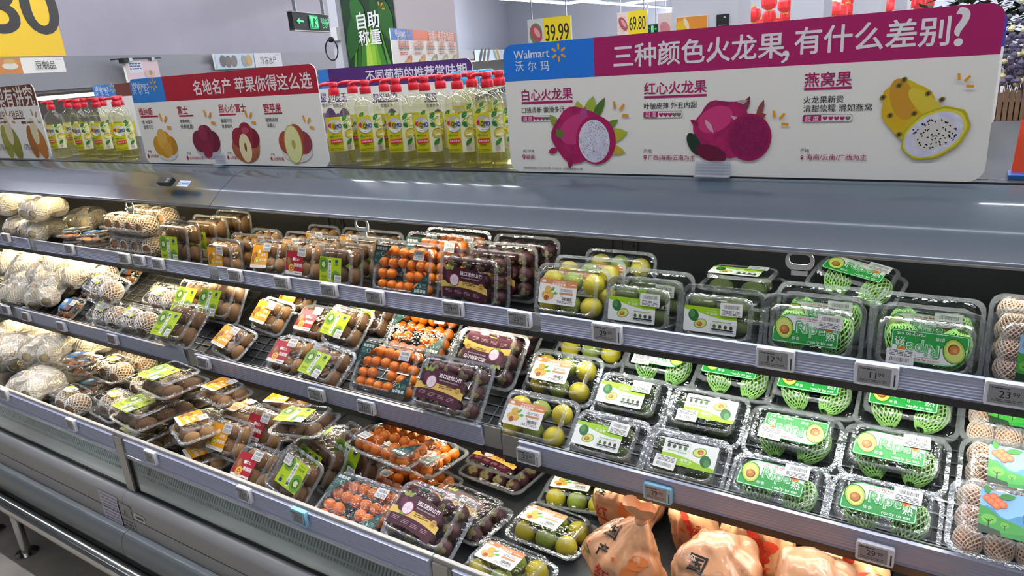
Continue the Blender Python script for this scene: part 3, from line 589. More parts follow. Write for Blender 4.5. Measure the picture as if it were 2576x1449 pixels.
kind('mg', 'mangosteen_pack', .205, .146, .078, L_mang(), (-.012, -.004, 0), grid(4, 3, .185, .128, .036, 'mangosteen', (.042, .042, .042), (.6, 0, 0), jit=.002), None, group='mangosteen packs', nice='clear ribbed pack of mangosteens with a maroon label', rib=.004, k=7)
kind('pf', 'passion_fruit_pack', .188, .126, .070, L_pass(), (-.020, 0, 0), grid(3, 2, .170, .112, .034, 'passion_fruit', (.052, .052, .052), (.4, .2, 0), keys=('passion_fruit', 'green_passion_fruit', 'passion_fruit', 'green_passion_fruit')), None, group='passion fruit packs', nice='clear pack of passion fruit with a white and orange label')
kind('av', 'avocado_pack', .168, .118, .066, L_avo(), (-.014, -.006, 0), grid(2, 2, .145, .092, .031, 'avocado', (.043, .043, .050), (PI/2, 0, PI/2)), (.030, .022, 0, 1), group='avocado packs', nice='clear pack of dark avocados with a white and lime label')
kind('ra', 'ripe_avocado_pack', .178, .118, .072, L_ripe(), (-.008, .002, 0), [('avocado', 'net_green', -.036, -.008, .033, (.056, .056, .064), (PI/2+.1, 0, .25), 0), ('avocado', 'net_green', .044, -.010, .033, (.056, .056, .064), (PI/2, 0, -.3), 0)], (.036, .024, 0, 1), group='ripe avocado packs', nice='clear pack of two avocados in green foam nets with a green and white label')
kind('lq', 'loquat_pack', .190, .132, .085, L_loq(), (.004, -.004, 0), grid(4, 3, .175, .118, .038, 'loquat', (.044, .044, .044), (PI/2, 0, 0), 'net_pink', 0), None, group='loquat packs', nice='clear pack of loquats in pale foam sleeves with a blue and green landscape label')
kind('nt', 'netted_fruit_tray', .185, .125, .085, L_net(), (-.020, .010, 0), grid(2, 1, .170, .12, .042, 'apple', (.078, .078, .078), (PI/2, 0, .3), 'net_white', 0), None, group='netted fruit trays', nice='clear tray of fruit in white foam nets with a pale label and lime dots', split=.35, cr=.03)
kind('n4', 'netted_fruit_tray', .300, .105, .083, L_net(), (-.080, .010, 0), grid(4, 1, .290, .10, .0445, 'apple', (.076, .078, .078), (PI/2, 0, .2), 'net_white', 0), None, group='long netted fruit trays', nice='long clear tray of four fruits in white foam nets', split=.4, cr=.03)
kind('bt', 'dried_fruit_tray', .120, .095, .042, L_blue(), (-.012, .008, 0), [('dried_slice', None, .026, -.028, .018, (.034, .030, .030), (0, 0, .3), .002), ('dried_orange', None, -.012, -.030, .018, (.034, .03, .026), (.2, 0, 0), .002), ('dried_slice', None, -.04, -.026, .018, (.03, .03, .03), (0, .2, 1), .002), ('dried_slice', None, .036, .02, .018, (.036, .030, .030), (0, 0, 2), .002)], (.028, .018, 0, 0), group='blue label trays', nice='small clear tray of dried fruit with a blue label')
def pouch(seed):
    R = random.Random(seed); g = G()
    fn = lambda a, t: (abs(math.cos(a))**3+abs(math.sin(a))**3)**(-1/3) * (1+.035*math.sin(9*a+seed)+.03*math.sin(7*t+seed*2+3*a))
    g.ell((0, 0, .060), (.090, .084, .052), 'pale film', 30, 16, fn); g.box((.088, .0, .048), (.022, .12, .0015), 'pale film', Matrix.Rotation(.3, 3, 'Y'))
    return g.mesh('bag')
ppart = grid(2, 2, .160, .150, .052, 'pear', (.078, .078, .082), (PI/2, .4, .3), 'net_pear', .002)
for i in range(3):
    kind('pp%d' % i, 'pear_pouch', .185, .170, .100, None, None, ppart, None, False, group='netted pear pouches', nice='clear plastic pouch of pears in white foam nets')
    KIND['pp%d' % i]['parts'] = [('bag', pouch(i+1))]
PTAG = A(); PTAG.rrect(0, 0, .03, .06, .004, '#e4e4de'); PTAG.ell(.0, .012, .010, .010, '#d8a860'); PTAG.lines(0, -.006, .022, 4, .005, '#8a8a84', .4); PTAGM = PTAG.mesh('paper_tag')
RG = random.Random(11)
PK = []; SHELF = ['']
DLT = [(0, 0, 0), (0, 0, 0), (0, 0, 0), (0, 0, 0), (0, 0, 0), (0, 0, 0), (0, 0, 3), (0, 0, 0), (-1, 0, 0), (0, 0, 0), (1, 0, 0), (0, 0, 0), (0, 0, 0), (0, 0, 0), (0, 0, 0), (0, 0, 0), (0, 0, 0), (0, 0, 0), (0, 0, 0), (0, 0, 0), (0, 0, 0), (-11, 0, 0), (-17, 0, 0), (0, 0, 0), (3, 0, 0), (4, 0, 0), (0, 0, 0), (6, 0, 0), (0, 0, 0), (4, 0, 0), (1, 0, 0), (-6, 0, 0), (11, -2, 0), (0, 2, 0), (6, 0, 0), (0, 0, 0), (-1, 64, 8), (31, -21, 7), (0, 41, 8), (0, 57, 4), (0, 36, 7), (0, 0, 0), (0, 0, 1), (0, 0, 0), (0, 0, 1), (0, 0, 0), (0, 0, 1), (0, 0, 0), (0, 0, 1), (-7, 33, 37), (8, 42, 38), (-42, -2, 4), (-2, -55, 19), (0, -69, -1), (0, -27, -9), (-1, -83, -1), (-30, 12, 7), (0, 0, 1), (-12, 35, 20), (0, 0, 1), (0, 19, 10), (-5, 23, 23), (-33, 16, 25), (-2, -30, 29), (5, 37, 19), (7, -54, 8), (0, -24, 33), (-29, -12, -11), (3, -88, -25), (-5, -17, -2), (-23, -30, 14), (0, -1, -1), (-1, -3, 5), (-26, 11, 5), (-10, -11, 14), (26, -30, 12), (1, -18, -11), (3, 0, 0), (0, 0, 0), (0, -34, 24), (-5, -26, 8), (-15, -23, -12), (-19, -27, -1), (-1, -17, 0), (-27, 26, 14), (-12, -27, 8), (2, -22, 8), (-12, -5, 2), (10, -1, 2), (18, -12, 1), (12, -19, 4), (1, 1, 1), (13, -2, 0), (16, 20, 2), (21, 29, 6), (0, 31, 16), (-32, 24, 12), (7, -23, 34), (24, 0, 1), (21, 33, 17), (0, 97, 28), (21, 0, 35), (2, -4, 9), (0, -15, 39), (-7, -47, 23), (-3, -45, 32), (35, 2, 21), (-4, -2, 0), (2, 5, 0), (37, 3, 1), (4, 13, 1), (-15, 0, 39), (-16, -2, 34), (-5, -16, 1), (32, -11, 1), (17, 16, 35), (3, 8, 1), (0, 0, 1), (-20, 20, 1), (-14, 18, 1), (-23, 35, 1), (-38, 16, 1), (-7, -31, 3), (20, -22, 1), (5, -20, 37), (-30, -24, 1), (-6, 11, 0), (-1, -43, 28), (40, 12, 1), (4, 42, 1), (3, -8, 34), (11, 17, 37), (2, 6, -1), (13, -34, 1), (35, -23, 3), (10, -38, 16), (5, -32, 33), (-22, 36, 1), (-30, 30, 0), (-9, -41, 29), (6, 8, 1), (5, 36, 21), (2, -42, 35), (-2, -42, 2), (4, 42, 1), (42, -4, 1), (33, -5, 25), (0, -5, 1), (1, 0, 1), (0, 5, 1)]
def pack(k, mtx, label, group=None, flip=False, lt=0):
    i_ = len(PK); PK.append((k, mtx.copy(), SHELF[0]))
    if i_ < len(DLT): mtx = Matrix.Translation(Vector(DLT[i_])/1000) @ mtx      # settled so that packs rest against, not inside, each other
    K = KIND[k]; r = thing(K['name'], label, 'fruit pack', group or K['group'], mtx=mtx)
    for nm, me in K['parts']: put(nm, me, r)
    fl = Matrix.Rotation(PI if flip else 0, 4, 'Z')
    if K['label']:
        x, y, a = K['lp']
        for lm_ in (K['label'] if isinstance(K['label'], list) else [K['label']]): put('label', lm_, r, mtx=fl @ Matrix.Translation((x, y, K['h']+.0008)) @ Matrix.Rotation(a+lt, 4, 'Z'))
    if K['sp']:
        x, y, a, i = K['sp']; put('price_sticker', STK[i], r, mtx=fl @ Matrix.Translation((x, y, K['h']+.0032)) @ Matrix.Rotation(a+lt+RG.uniform(-.05, .05), 4, 'Z'))
    if k.startswith('pp'): put('paper_tag', PTAGM, r, mtx=Matrix.Translation((RG.uniform(-.04, .04), -.03, .1055)) @ Matrix.Rotation(RG.uniform(-.6, .6), 4, 'Z') @ Matrix.Rotation(.25, 4, 'X'))
    for key, nk, x, y, z, sc, rot, j in K['fruits']:
        R = Matrix.Rotation(rot[2]+RG.uniform(-.12, .12)*(1 if nk else 2), 4, 'Z') @ Matrix.Rotation(rot[1]+(RG.uniform(-.4, .4) if not nk else 0), 4, 'Y') @ Matrix.Rotation(rot[0]+RG.uniform(-.15, .15), 4, 'X')
        if key == 'kumquat': R = Matrix.Rotation(RG.uniform(0, 6), 4, 'Z') @ Matrix.Rotation(RG.uniform(-1.2, 1.2), 4, 'Y')
        f = put(key.replace('green_', '').replace('gold_', 'golden_'), FM[key], r, mtx=Matrix.Translation((x+RG.uniform(-j, j), y+RG.uniform(-j, j), z)) @ R @ Matrix.Diagonal((*sc, 1)))
        if nk: put('foam_net', FM[nk], f)
    return r
N2 = Vector((0, -math.sin(TILT), math.cos(TILT))); V2 = Vector((0, math.cos(TILT), math.sin(TILT)))
def ax(n, yaw):
    v = Vector((0, n.z, -n.y)); R = Matrix.Rotation(yaw, 3, n); x = R @ Vector((1, 0, 0)); return x, n.cross(x), n
# st: standing on the upper shelf (or on the deck with z0), leaning back; y0 is where its lower front edge rests
def st(k, x, y0, label, lean=75, yaw=0, z0=SZ1+.001, dx=0, **kw):
    SHELF[0] = 's1' if z0 > 1 else 'dk'; K = KIND[k]; a = math.radians(lean); n = Vector((0, -math.sin(a), math.cos(a))); v = Vector((0, math.cos(a), math.sin(a)))
    lf = Vector((x, y0, z0+K['h']*math.cos(a))); c = lf+v*(K['d']/2+.007)-n*K['h']
    X, Y, Z = ax(n, yaw); return pack(k, fr(c, X, Y, Z), label, **kw)
# sl: lying on the sloping lower shelf, px py is the middle of its top face in the photograph's frame
def sl(k, px, py, label, extra=0, lift=.004, yaw=0, **kw):
    SHELF[0] = 's2'; K = KIND[k]; n, o = N2, Vector((0, S2Y, S2Z+(-.012 if px > 1275 else 0)))
    hit = atp(px, py, o+n*(K['h']+lift), n)
    extra = extra*1.3+(9 if px < 1300 and not k.startswith('pp') else 4 if px < 1800 else 2)
    if extra:
        a = TILT+math.radians(extra); n = Vector((0, -math.sin(a), math.cos(a))); hit = atp(px, py, o+N2*(K['h']+lift+K['d']/2*math.sin(math.radians(extra))), N2)
    X, Y, Z = ax(n, yaw); return pack(k, fr(hit-Z*K['h'], X, Y, Z), label, **kw)
# dk: lying on the deck (or plane z0), n packs high; px py is the middle of the top face of the topmost
def dk(k, px, py, labels, yaw=0, z0=F0Z+.001, tilt=0, dj=.006, **kw):
    SHELF[0] = 's1' if z0 > 1 else 'dk'; K = KIND[k]; n = len(labels); hit = atz(px, py, z0+n*K['h']); a = math.radians(tilt)
    for i, lb in enumerate(labels):
        nn = Vector((0, -math.sin(a), math.cos(a))); X, Y, Z = ax(nn, yaw+RG.uniform(-.04, .04)*(i < n-1))
        c = Vector((hit.x+RG.uniform(-dj, dj)*(i < n-1), hit.y+RG.uniform(-dj, dj)*(i < n-1), z0+i*K['h']+K['d']/2*abs(math.sin(a))))
        pack(k, fr(c, X, Y, Z), lb, **kw)
def lab(k, s): return KIND[k]['nice']+', '+s
# top shelf, left to right
TS = 'on the top shelf'
st('kl', -2.375, 1.392, 'large dark kiwi pack with a lime label at the front of the top shelf', 82)
for i, y in enumerate((1.49, 1.585)): st('kl', -2.345+.01*i, y, 'pale brown kiwi pack %s in its row behind the front large one, top shelf' % ('second', 'third')[i > 0], 84, group='kiwi packs behind the front one')
st('kg', -2.105, 1.386, 'golden kiwi pack standing upright on the top shelf above the 23.99 tag', 84)
for i in range(2): st('kg', -2.095+.012*i, 1.465+.08*i, 'golden kiwi pack %s in the row behind the upright orange-label pack, top shelf' % ('second', 'third')[i], 86, group='golden kiwi packs behind the upright one')
st('kg', -1.895, 1.386, 'golden kiwi pack leaning far back on the top shelf, left of the red label pack', 62, .06)
st('kg', -1.90, 1.53, 'golden kiwi pack standing second in its row, its orange label showing above the leaning one', 80)
st('kr', -1.728, 1.388, 'red label kiwi pack at the front of the top shelf above the 16.99 tag', 72)
st('kr', -1.725, 1.475, 'dark kiwi pack standing behind the red label pack on the top shelf', 80)
st('ks', -1.566, 1.388, 'green label kiwi pack at the front of the top shelf, left of the kumquats', 76)
for i in range(2): st('ks', -1.56+.01*i, 1.475+.085*i, 'kiwi pack %s in the row behind the front green label pack, top shelf' % ('second', 'third')[i], 80, group='kiwi packs behind the green label pack')
for i in range(2): st('kg', -1.90+.17*i, 1.64, 'shaded kiwi pack at the very back of the top shelf, %s' % ('behind the golden kiwis', 'behind the red label pack')[i], 84, group='shaded kiwi packs at the back')
st('ku', -1.315, 1.388, 'kumquat pack standing at the front of the top shelf above the 35.99 tag', 70)
for i in range(2): st('ku', -1.285+.02*i, 1.49+.065*i, 'kumquat pack %s in its row behind the front kumquat pack on the top shelf' % ('second', 'third')[i], 72, group='kumquat packs behind the front one')
st('mg', -1.075, 1.388, 'mangosteen pack standing at the front of the top shelf above the 29.99 tag', 80)
for i in range(2): st('mg', -1.045+.02*i, 1.475+.085*i, 'mangosteen pack %s in the row behind the front mangosteen pack, top shelf' % ('second', 'third')[i], 80, group='mangosteen packs behind the front one')
st('pf', -.782, 1.388, 'passion fruit pack at the front of the top shelf above the 25.99 tag', 70)
st('pf', -.772, 1.475, 'passion fruit pack second in its row on the top shelf, yellow fruit showing above', 74)
st('pf', -.742, 1.565, 'passion fruit pack last in its row on the top shelf, shaded lid showing', 78)
st('av', -.607, 1.390, 'avocado pack on the top shelf right of the passion fruit, above a 29.99 tag', 78)
st('av', -.428, 1.390, 'avocado pack on the top shelf left of the ripe avocado packs', 78)
st('av', -.600, 1.475, 'avocado pack hidden behind the two front avocado packs on the top shelf', 82)
dk('av', 1868, 682, ['avocado pack lying under another at the back of the top shelf', 'avocado pack lying flat on top at the back of the top shelf'], 0, SZ1+.001)
st('ra', -.242, 1.388, 'ripe avocado pack on the top shelf above the 17.90 tag', 80)
st('ra', -.235, 1.475, 'ripe avocado pack standing behind the one above the 17.90 tag', 80)
st('ra', -.035, 1.388, 'ripe avocado pack with an upside-down label above the 11.99 tag', 80, flip=True)
st('ra', -.055, 1.475, 'ripe avocado pack standing behind the upside-down label one', 80)
SHELF[0] = 's1'; p = aty(2150, 700, 1.66); pack('ra', fr(Vector((p.x, 1.66, 1.135)), *ax(Vector((.22, -.30, .93)).normalized(), -.18)), 'ripe avocado pack tilted on its side at the back of the top shelf', flip=False)
st('lq', .150, 1.390, 'loquat pack standing at the right end of the top shelf', 82)
st('lq', .155, 1.485, 'loquat pack standing behind at the right end of the top shelf', 84)
pp = 0
def po(px, py, s, z0=SZ1, yaw=0, lv=1):
    global pp; pp += 1; SHELF[0] = 's1' if z0 > 1 else 'dk'; K = KIND['pp%d' % (pp % 3)]; hit = atz(px, py, z0+K['h']*lv)
    pack('pp%d' % (pp % 3), fr(Vector((hit.x, hit.y, z0+K['h']*(lv-1)+.002)), *ax(Vector((0, -.05, 1)).normalized(), yaw)), s)
po(28, 556, 'netted pear pouch at the far left end of the top shelf', yaw=.2); po(108, 552, 'netted pear pouch above the rail joint on the top shelf, front one'); po(190, 540, 'netted pear pouch lying further back on the top shelf before the blue-label trays', yaw=.4)
po(70, 508, 'netted pear pouch stacked on the others at the back left of the top shelf', lv=2); po(15, 496, 'netted pear pouch topmost at the far left end of the top shelf', lv=2, yaw=-.3)
dk('bt', 190, 577, ['blue label tray under another in the left pile on the top shelf', 'blue label tray on top of the left pile on the top shelf'], .35, SZ1)
dk('bt', 240, 585, ['blue label tray under another in the right pile on the top shelf', 'blue label tray on top of the right pile on the top shelf'], .2, SZ1)
dk('n4', 324, 540, ['long netted fruit tray at the bottom of the pile left of the big kiwi pack', 'long netted fruit tray on top of the pile left of the big kiwi pack'], 0, SZ1)
dk('n4', 378, 521, ['long netted fruit tray behind, bottom of the rear pile on the top shelf', 'long netted fruit tray behind, top of the rear pile on the top shelf'], 0, SZ1)
# lower shelf, left to right
po2 = lambda px, py, s, **k: sl('pp%d' % (len(s) % 3), px, py, s, **k)
po2(20, 735, 'netted pear pouch at the far left of the lower shelf, front'); po2(75, 742, 'netted pear pouch on the lower shelf left of the blue trays', yaw=.3); po2(60, 668, 'netted pear pouch second row at the far left of the lower shelf'); po2(140, 668, 'netted pear pouch behind the blue trays on the lower shelf', yaw=-.2)
po2(215, 652, 'netted pear pouch under the top shelf edge, left of a lime-dot label'); po2(30, 632, 'netted pear pouch at the back left of the lower shelf under the edge'); po2(110, 632, 'netted pear pouch at the back of the lower shelf, brightly lit', yaw=.2)
sl('bt', 113, 752, 'blue label tray on the lower shelf, left of the two front ones', .4); sl('bt', 170, 770, 'blue label tray on the lower shelf, front right one', .4); sl('bt', 185, 706, 'blue label tray on the lower shelf, second row', 0, yaw=.25); sl('bt', 228, 724, 'blue label tray on the lower shelf half behind a netted tray'); sl('bt', 312, 690, 'blue label tray standing at the back of the lower shelf by an empty rack', 8)
sl('nt', 248, 798, 'netted fruit tray at the front of the lower shelf, left of the pair'); sl('nt', 338, 815, 'netted fruit tray at the front of the lower shelf, right of the pair'); sl('nt', 272, 722, 'large netted fruit tray lying on the others in the second row', lift=.05, yaw=-.15); sl('nt', 378, 758, 'netted fruit tray in the second row, left of the kiwi packs'); sl('nt', 268, 667, 'netted fruit tray at the back of the lower shelf with bright lime dots')
sl('kl', 458, 820, 'large kiwi pack at the front of the lower shelf, left of the golden kiwis', 6); sl('kl', 497, 735, 'large kiwi pack in the second row of the lower shelf', 12); sl('kl', 590, 712, 'large kiwi pack tipped at the back of the lower shelf beside empty rack', 18)
sl('kg', 588, 842, 'golden kiwi pack at the front of the lower shelf by the rail seam', yaw=-.15); sl('kg', 702, 790, 'golden kiwi pack in the second row of the lower shelf', 8, yaw=-.1); sl('kg', 740, 738, 'golden kiwi pack at the back of the lower shelf under the edge', 6)
sl('kr', 720, 886, 'red label kiwi pack at the front of the lower shelf', 3); sl('kr', 790, 812, 'red label kiwi pack in the second row of the lower shelf', 4)
sl('ks', 822, 918, 'green label kiwi pack at the front of the lower shelf above the 9.99 tag', 2, yaw=-.1); sl('ks', 862, 808, 'green label kiwi pack in the second row of the lower shelf', 8, yaw=-.1); sl('ks', 932, 775, 'kiwi pack at the back of the lower shelf left of the kumquats', 10)
sl('ku', 962, 925, 'kumquat pack at the front of the lower shelf above the 35.99 tag', 12); sl('ku', 1052, 832, 'kumquat pack in the second row of the lower shelf, bright glare across it', 6)
sl('mg', 1142, 975, 'mangosteen pack at the front of the lower shelf, tipped up on the rail', 12); sl('mg', 1228, 885, 'mangosteen pack in the second row of the lower shelf, label upside down', 8, flip=True); sl('mg', 1275, 832, 'mangosteen pack at the back of the lower shelf, strongly lit label', 4)
sl('pf', 1368, 1038, 'passion fruit pack at the front of the lower shelf, green fruit', 10); sl('pf', 1412, 928, 'passion fruit pack in the second row of the lower shelf, yellow fruit', 8); sl('pf', 1500, 866, 'passion fruit pack at the back of the lower shelf under the edge', 2); 
sl('av', 1545, 1092, 'avocado pack at the front of the lower shelf above the blue-topped tag, left one', 6); sl('av', 1722, 1142, 'avocado pack at the front of the lower shelf with an upside-down label', 6, flip=True); sl('av', 1592, 992, 'avocado pack in the second row of the lower shelf, left one', 5); sl('av', 1758, 1030, 'avocado pack in the second row of the lower shelf with an upside-down label', 3, flip=True)
sl('ra', 1930, 1192, 'ripe avocado pack at the front of the lower shelf, left one'); sl('ra', 2207, 1252, 'ripe avocado pack at the front of the lower shelf, right one'); sl('ra', 1988, 1078, 'ripe avocado pack in the second row of the lower shelf with an upside-down label', flip=True); sl('ra', 2230, 1124, 'ripe avocado pack in the second row of the lower shelf, right one')
sl('ra', 2020, 968, 'ripe avocado pack in the third row of the lower shelf, brightly lit, left one', lift=.012); sl('ra', 2250, 1018, 'ripe avocado pack in the third row of the lower shelf, brightly lit, right one', lift=.012); sl('ra', 1836, 952, 'ripe avocado pack behind the avocado packs, its label half hidden'); sl('ra', 1680, 918, 'ripe avocado pack behind the left avocado packs with an upside-down label', flip=True)
sl('lq', 2545, 1320, 'loquat pack at the front right end of the lower shelf'); sl('lq', 2540, 1172, 'loquat pack in the second row at the right end of the lower shelf'); sl('lq', 2545, 1062, 'loquat pack in the third row at the right end of the lower shelf')
# deck, left to right
D = lambda k, px, py, labels, **kw: dk(k, px, py, labels, **kw)
for i, (px, py, lv, s) in enumerate(((25, 985, 1, 'netted pear pouch at the far left of the deck by the glass'), (85, 958, 1, 'netted pear pouch on the deck left of the lying blue tray'), (40, 880, 1, 'netted pear pouch on the deck, second row at the far left'), (140, 905, 1, 'netted pear pouch on the deck, second row beside the blue tray'), (60, 855, 1.7, 'netted pear pouch stacked at the left of the deck'), (150, 862, 1.7, 'netted pear pouch on top of the stack on the deck'), (215, 845, 1.6, 'netted pear pouch on the deck next to the long netted tray'), (20, 818, 1.5, 'netted pear pouch under the lower shelf at the far left'), (100, 820, 1.5, 'netted pear pouch under the lower shelf, brightly lit'))):
    po(px, py, s, F0Z, .3*(i % 3)-.2, lv)
D('bt', 120, 972, ['blue label tray on the deck by the glass front'], yaw=.4); D('bt', 213, 916, ['blue label tray lowest in the pile on the deck', 'blue label tray in the middle of the pile on the deck', 'blue label tray on top of the pile on the deck'], yaw=.2)
D('nt', 190, 982, ['netted fruit tray at the front of the deck, left one'], yaw=-.1); D('nt', 283, 990, ['netted fruit tray at the front of the deck, right of the left one'], yaw=-.1); D('nt', 275, 930, ['netted fruit tray in the second row on the deck'], yaw=-.05); D('nt', 362, 952, ['netted fruit tray on the deck left of the kiwi stack'])
D('n4', 325, 882, ['long netted fruit tray at the back of the deck, brightly lit'])
D('kl', 355, 1022, ['large kiwi pack, lower of the front stack of two on the deck', 'large kiwi pack with a pale lime label topping the front deck stack'], yaw=-.1); D('kl', 452, 928, ['large kiwi pack at the bottom of the rear stack on the deck', 'large kiwi pack in the middle of the rear stack on the deck', 'large kiwi pack on top of the rear stack, glaring in the light'], yaw=-.1)
D('kg', 505, 1075, ['golden kiwi pack under the turned one on the deck', 'golden kiwi pack lying turned on another, orange label up'], yaw=-.35); D('kg', 595, 975, ['golden kiwi pack at the bottom of the back stack on the deck', 'golden kiwi pack in the middle of the back stack on the deck', 'golden kiwi pack on top of the back stack on the deck'], yaw=-.1)
D('kg', 690, 1012, ['golden kiwi pack under the brightly lit one on the deck', 'golden kiwi pack brightly lit behind the red label pack on the deck'], yaw=.3)
st('kg', -1.93, 1.02, 'golden kiwi pack low behind the glass rail, left of the red label', 35, z0=F0Z+.001); st('kg', -1.775, 1.005, 'golden kiwi pack propped behind the glass below the red label pack', 52, z0=F0Z+.001)
st('kr', -1.715, 1.10, 'red label kiwi pack propped up in the middle of the deck', 52, -.05, z0=F0Z+.035); st('kr', -1.62, 1.005, 'red label kiwi pack low behind the glass rail', 40, z0=F0Z+.001)
st('ks', -1.47, .985, 'green label kiwi pack propped behind the glass with its label upside down', 48, -.2, z0=F0Z+.02, flip=True); st('ks', -1.44, 1.10, 'green label kiwi pack standing behind the propped one on the deck', 60, -.25, z0=F0Z+.001); st('ks', -1.34, 1.16, 'kiwi pack standing third in the dark gap by the kumquats', 70, -.3, z0=F0Z+.001)
D('ks', 800, 1048, ['kiwi pack at the bottom of the pile behind the red label pack', 'kiwi pack in the middle of the pile behind the red label pack', 'kiwi pack on top of the pile under the lower shelf, leaf showing'], yaw=.25)
D('ku', 1020, 1104, ['kumquat pack at the bottom of the stack on the deck', 'kumquat pack second from the top of the stack on the deck', 'kumquat pack on top of the stack on the deck'], yaw=-.1, flip=True)
st('ku', -1.215, 1.0, 'kumquat pack propped behind the glass on the deck', 24, 0, z0=F0Z+.004)
D('mg', 1238, 1172, ['mangosteen pack on the deck, the rear one of two lying flat'], yaw=-.08); D('mg', 1132, 1252, ['mangosteen pack lying flat on the deck in front of another, glare across its label'], yaw=-.08)
st('mg', -1.02, .965, 'mangosteen pack propped behind the glass at the end of the rail', 32, -.05, z0=F0Z+.002)
D('pf', 1388, 1305, ['passion fruit pack on the deck right of the mangosteen stacks'], yaw=-.05); D('pf', 1275, 1405, ['passion fruit pack at the front of the deck, cut by the photo edge'], yaw=-.05); D('pf', 1455, 1220, ['passion fruit pack lying under the edge of the lower shelf, left of the orange bags'], yaw=.2)
# ---------------------------------------------------------------- bags of oranges on the deck
mk('bag film', '#e8a676', .26, 0, '#eeb284', 14, bump=1, bscale=14, sss=.05, coat=.6); mk('bag red', '#e0452e', .3); mk('bag orange', '#ef8a4a', .35)
def bag(px, py, h, s, knot, seed, label, yaw=0, lean=(0, 0), red=0, txt=True):
    R = random.Random(seed); p = Vector((px, py, 0))
    # film pulled tight over a heap of oranges and gathered towards a knot
    ob = bmesh.new(); q = .036; n_ = 0; pts = []
    while n_ < (10 if knot else 14):
        c = Vector((R.uniform(-1, 1)*(s-q), R.uniform(-1, 1)*(s*.92-q), q+(R.uniform(0, 1) if n_ % 3 else 1)*max(.001, h*(.72 if knot else .93)-2*q)))
        if (c.x/(s-q+.001))**2+(c.y/(s*.92-q+.001))**2 > 1.05: continue
        if all((c-e).length > q*1.15 for e in pts) or R.random() < .05: pts.append(c); n_ += 1
    top = Vector((lean[0]*s, lean[1]*s, h))
    for c in pts:
        for i in range(40):
            z = 1-2*(i+.5)/40; r_ = math.sqrt(1-z*z); t = i*2.39996; ob.verts.new(c+Vector((r_*math.cos(t), r_*math.sin(t), z))*q)
    rk = .012 if knot else .034
    for i in range(10): ob.verts.new(top+Vector((rk*math.cos(i*.628), rk*.7*math.sin(i*.628), 0)))
    res = bmesh.ops.convex_hull(ob, input=ob.verts[:]); bmesh.ops.delete(ob, geom=[v for v in ob.verts if not v.link_faces], context='VERTS')
    for k_ in range(5):
        es = [e for e in ob.edges if e.calc_length() > .011]
        if not es: break
        bmesh.ops.subdivide_edges(ob, edges=es, cuts=1); bmesh.ops.triangulate(ob, faces=[f for f in ob.faces if len(f.verts) > 3])
    bmesh.ops.smooth_vert(ob, verts=ob.verts[:], factor=.5, use_axis_x=True, use_axis_y=True, use_axis_z=True)
    ob.normal_update(); o7 = Vector((seed*3.1, 0, 0)); mv = []
    for v in ob.verts:
        d = v.co-top; a_ = math.atan2(d.y, d.x); w7 = noise.noise(Vector((a_*5.0, d.length*7, seed))); w8 = noise.noise(v.co*22+o7); w9 = 1-abs(noise.noise(v.co*13+o7*2))*2
        k_ = min(1, v.co.z/.03); mv.append(v.normal*(k_*(.0055*w7*min(1, d.length*14)+.004*w8-.006*max(0, w9-.55)*2)))
    for v, m_ in zip(ob.verts, mv): v.co += m_; v.co.z = max(0, v.co.z)
    ob.verts.index_update(); g = G(); g.add([v.co[:] for v in ob.verts], [[v.index for v in f.verts] for f in ob.faces], 'bag film'); ob.free()
    T = thing('orange_bag', label, 'bag of oranges', 'bags of oranges', mtx=Matrix.Translation((p.x, p.y, F0Z+.002)) @ Matrix.Rotation(yaw, 4, 'Z'))
    if knot:
        k = G(); k.ell(top, (s*.13, s*.13, s*.10), 'bag film', 10, 6); L = []
        for j, (r, z) in enumerate(((.08, 0), (.16, .10), (.30, .22), (.34, .34))):
            L.append([top+Vector((s*r*math.cos(2*PI*i/24)*(1+.3*(j/3)*math.sin(6*i)), s*r*.5*math.sin(2*PI*i/24)*(1+.3*(j/3)*math.cos(5*i)), s*(z+.05*math.sin(7*i)*j/3))) for i in range(24)])
        k.loft(L, 'bag film', False, False); put('knot', k, T, sharp=70)
    bv = BVHTree.FromPolygons([Vector(q) for q in g.v], [q for q in g.f])
    a = A()
    rows = lambda x, y_, rx, ry, m, n=3: [a.ell(x, y_, rx, ry, m, R.uniform(0, 3), 12)]
    if txt:
        for i, (ch, m) in enumerate((('国', '#2a2422'), ('产', '#2a2422'), ('红', '#d8342c'), ('肉', '#d8342c'))): a.text(ch, -.01*s/.1+.01*(i > 1), s*(.62-.42*i), m, h=s*(.30 if i != 1 else .24), rot=R.uniform(-.15, .15), b=.03)
        for i, ch in enumerate('鲜橙'): a.text(ch, -s*.42+i*s*.2, s*.66, '#f8d6ba', h=s*.16)
    for i in range(26): a.ell(-s*.62+R.uniform(-.22, .28)*s, -s*.1+R.uniform(-.5, .4)*s, .0022, .0018, '#c8603a', 0, 6)
    for i in range(5): rows(R.uniform(.1, .7)*s, R.uniform(-.6, .5)*s, .0045, .003, '#e06a2c')
    a.leaf(-s*.60, s*.15, s*.3, s*.13, -.7, '#6a9a34')
    for i in range(8): a.ell(s*(.52+.05*math.cos(i)), s*(.35-.12*i), s*.13, s*.085, 'bag red' if red else 'bag orange', .4*i, 14)
    if red:
        for i in range(9): a.ell(s*(-.2+.09*i), s*(.74-.012*i*i), s*.11, s*.10, 'bag red', .5*i, 12)
    D = Matrix.Rotation(-yaw, 3, 'Z') @ Vector((.34, .80, -.50)).normalized(); X = Vector((0, 0, 1)).cross(-D).normalized(); V = (-D).cross(X); c = Vector((0, 0, h*.45))
    nv = []; ok = []
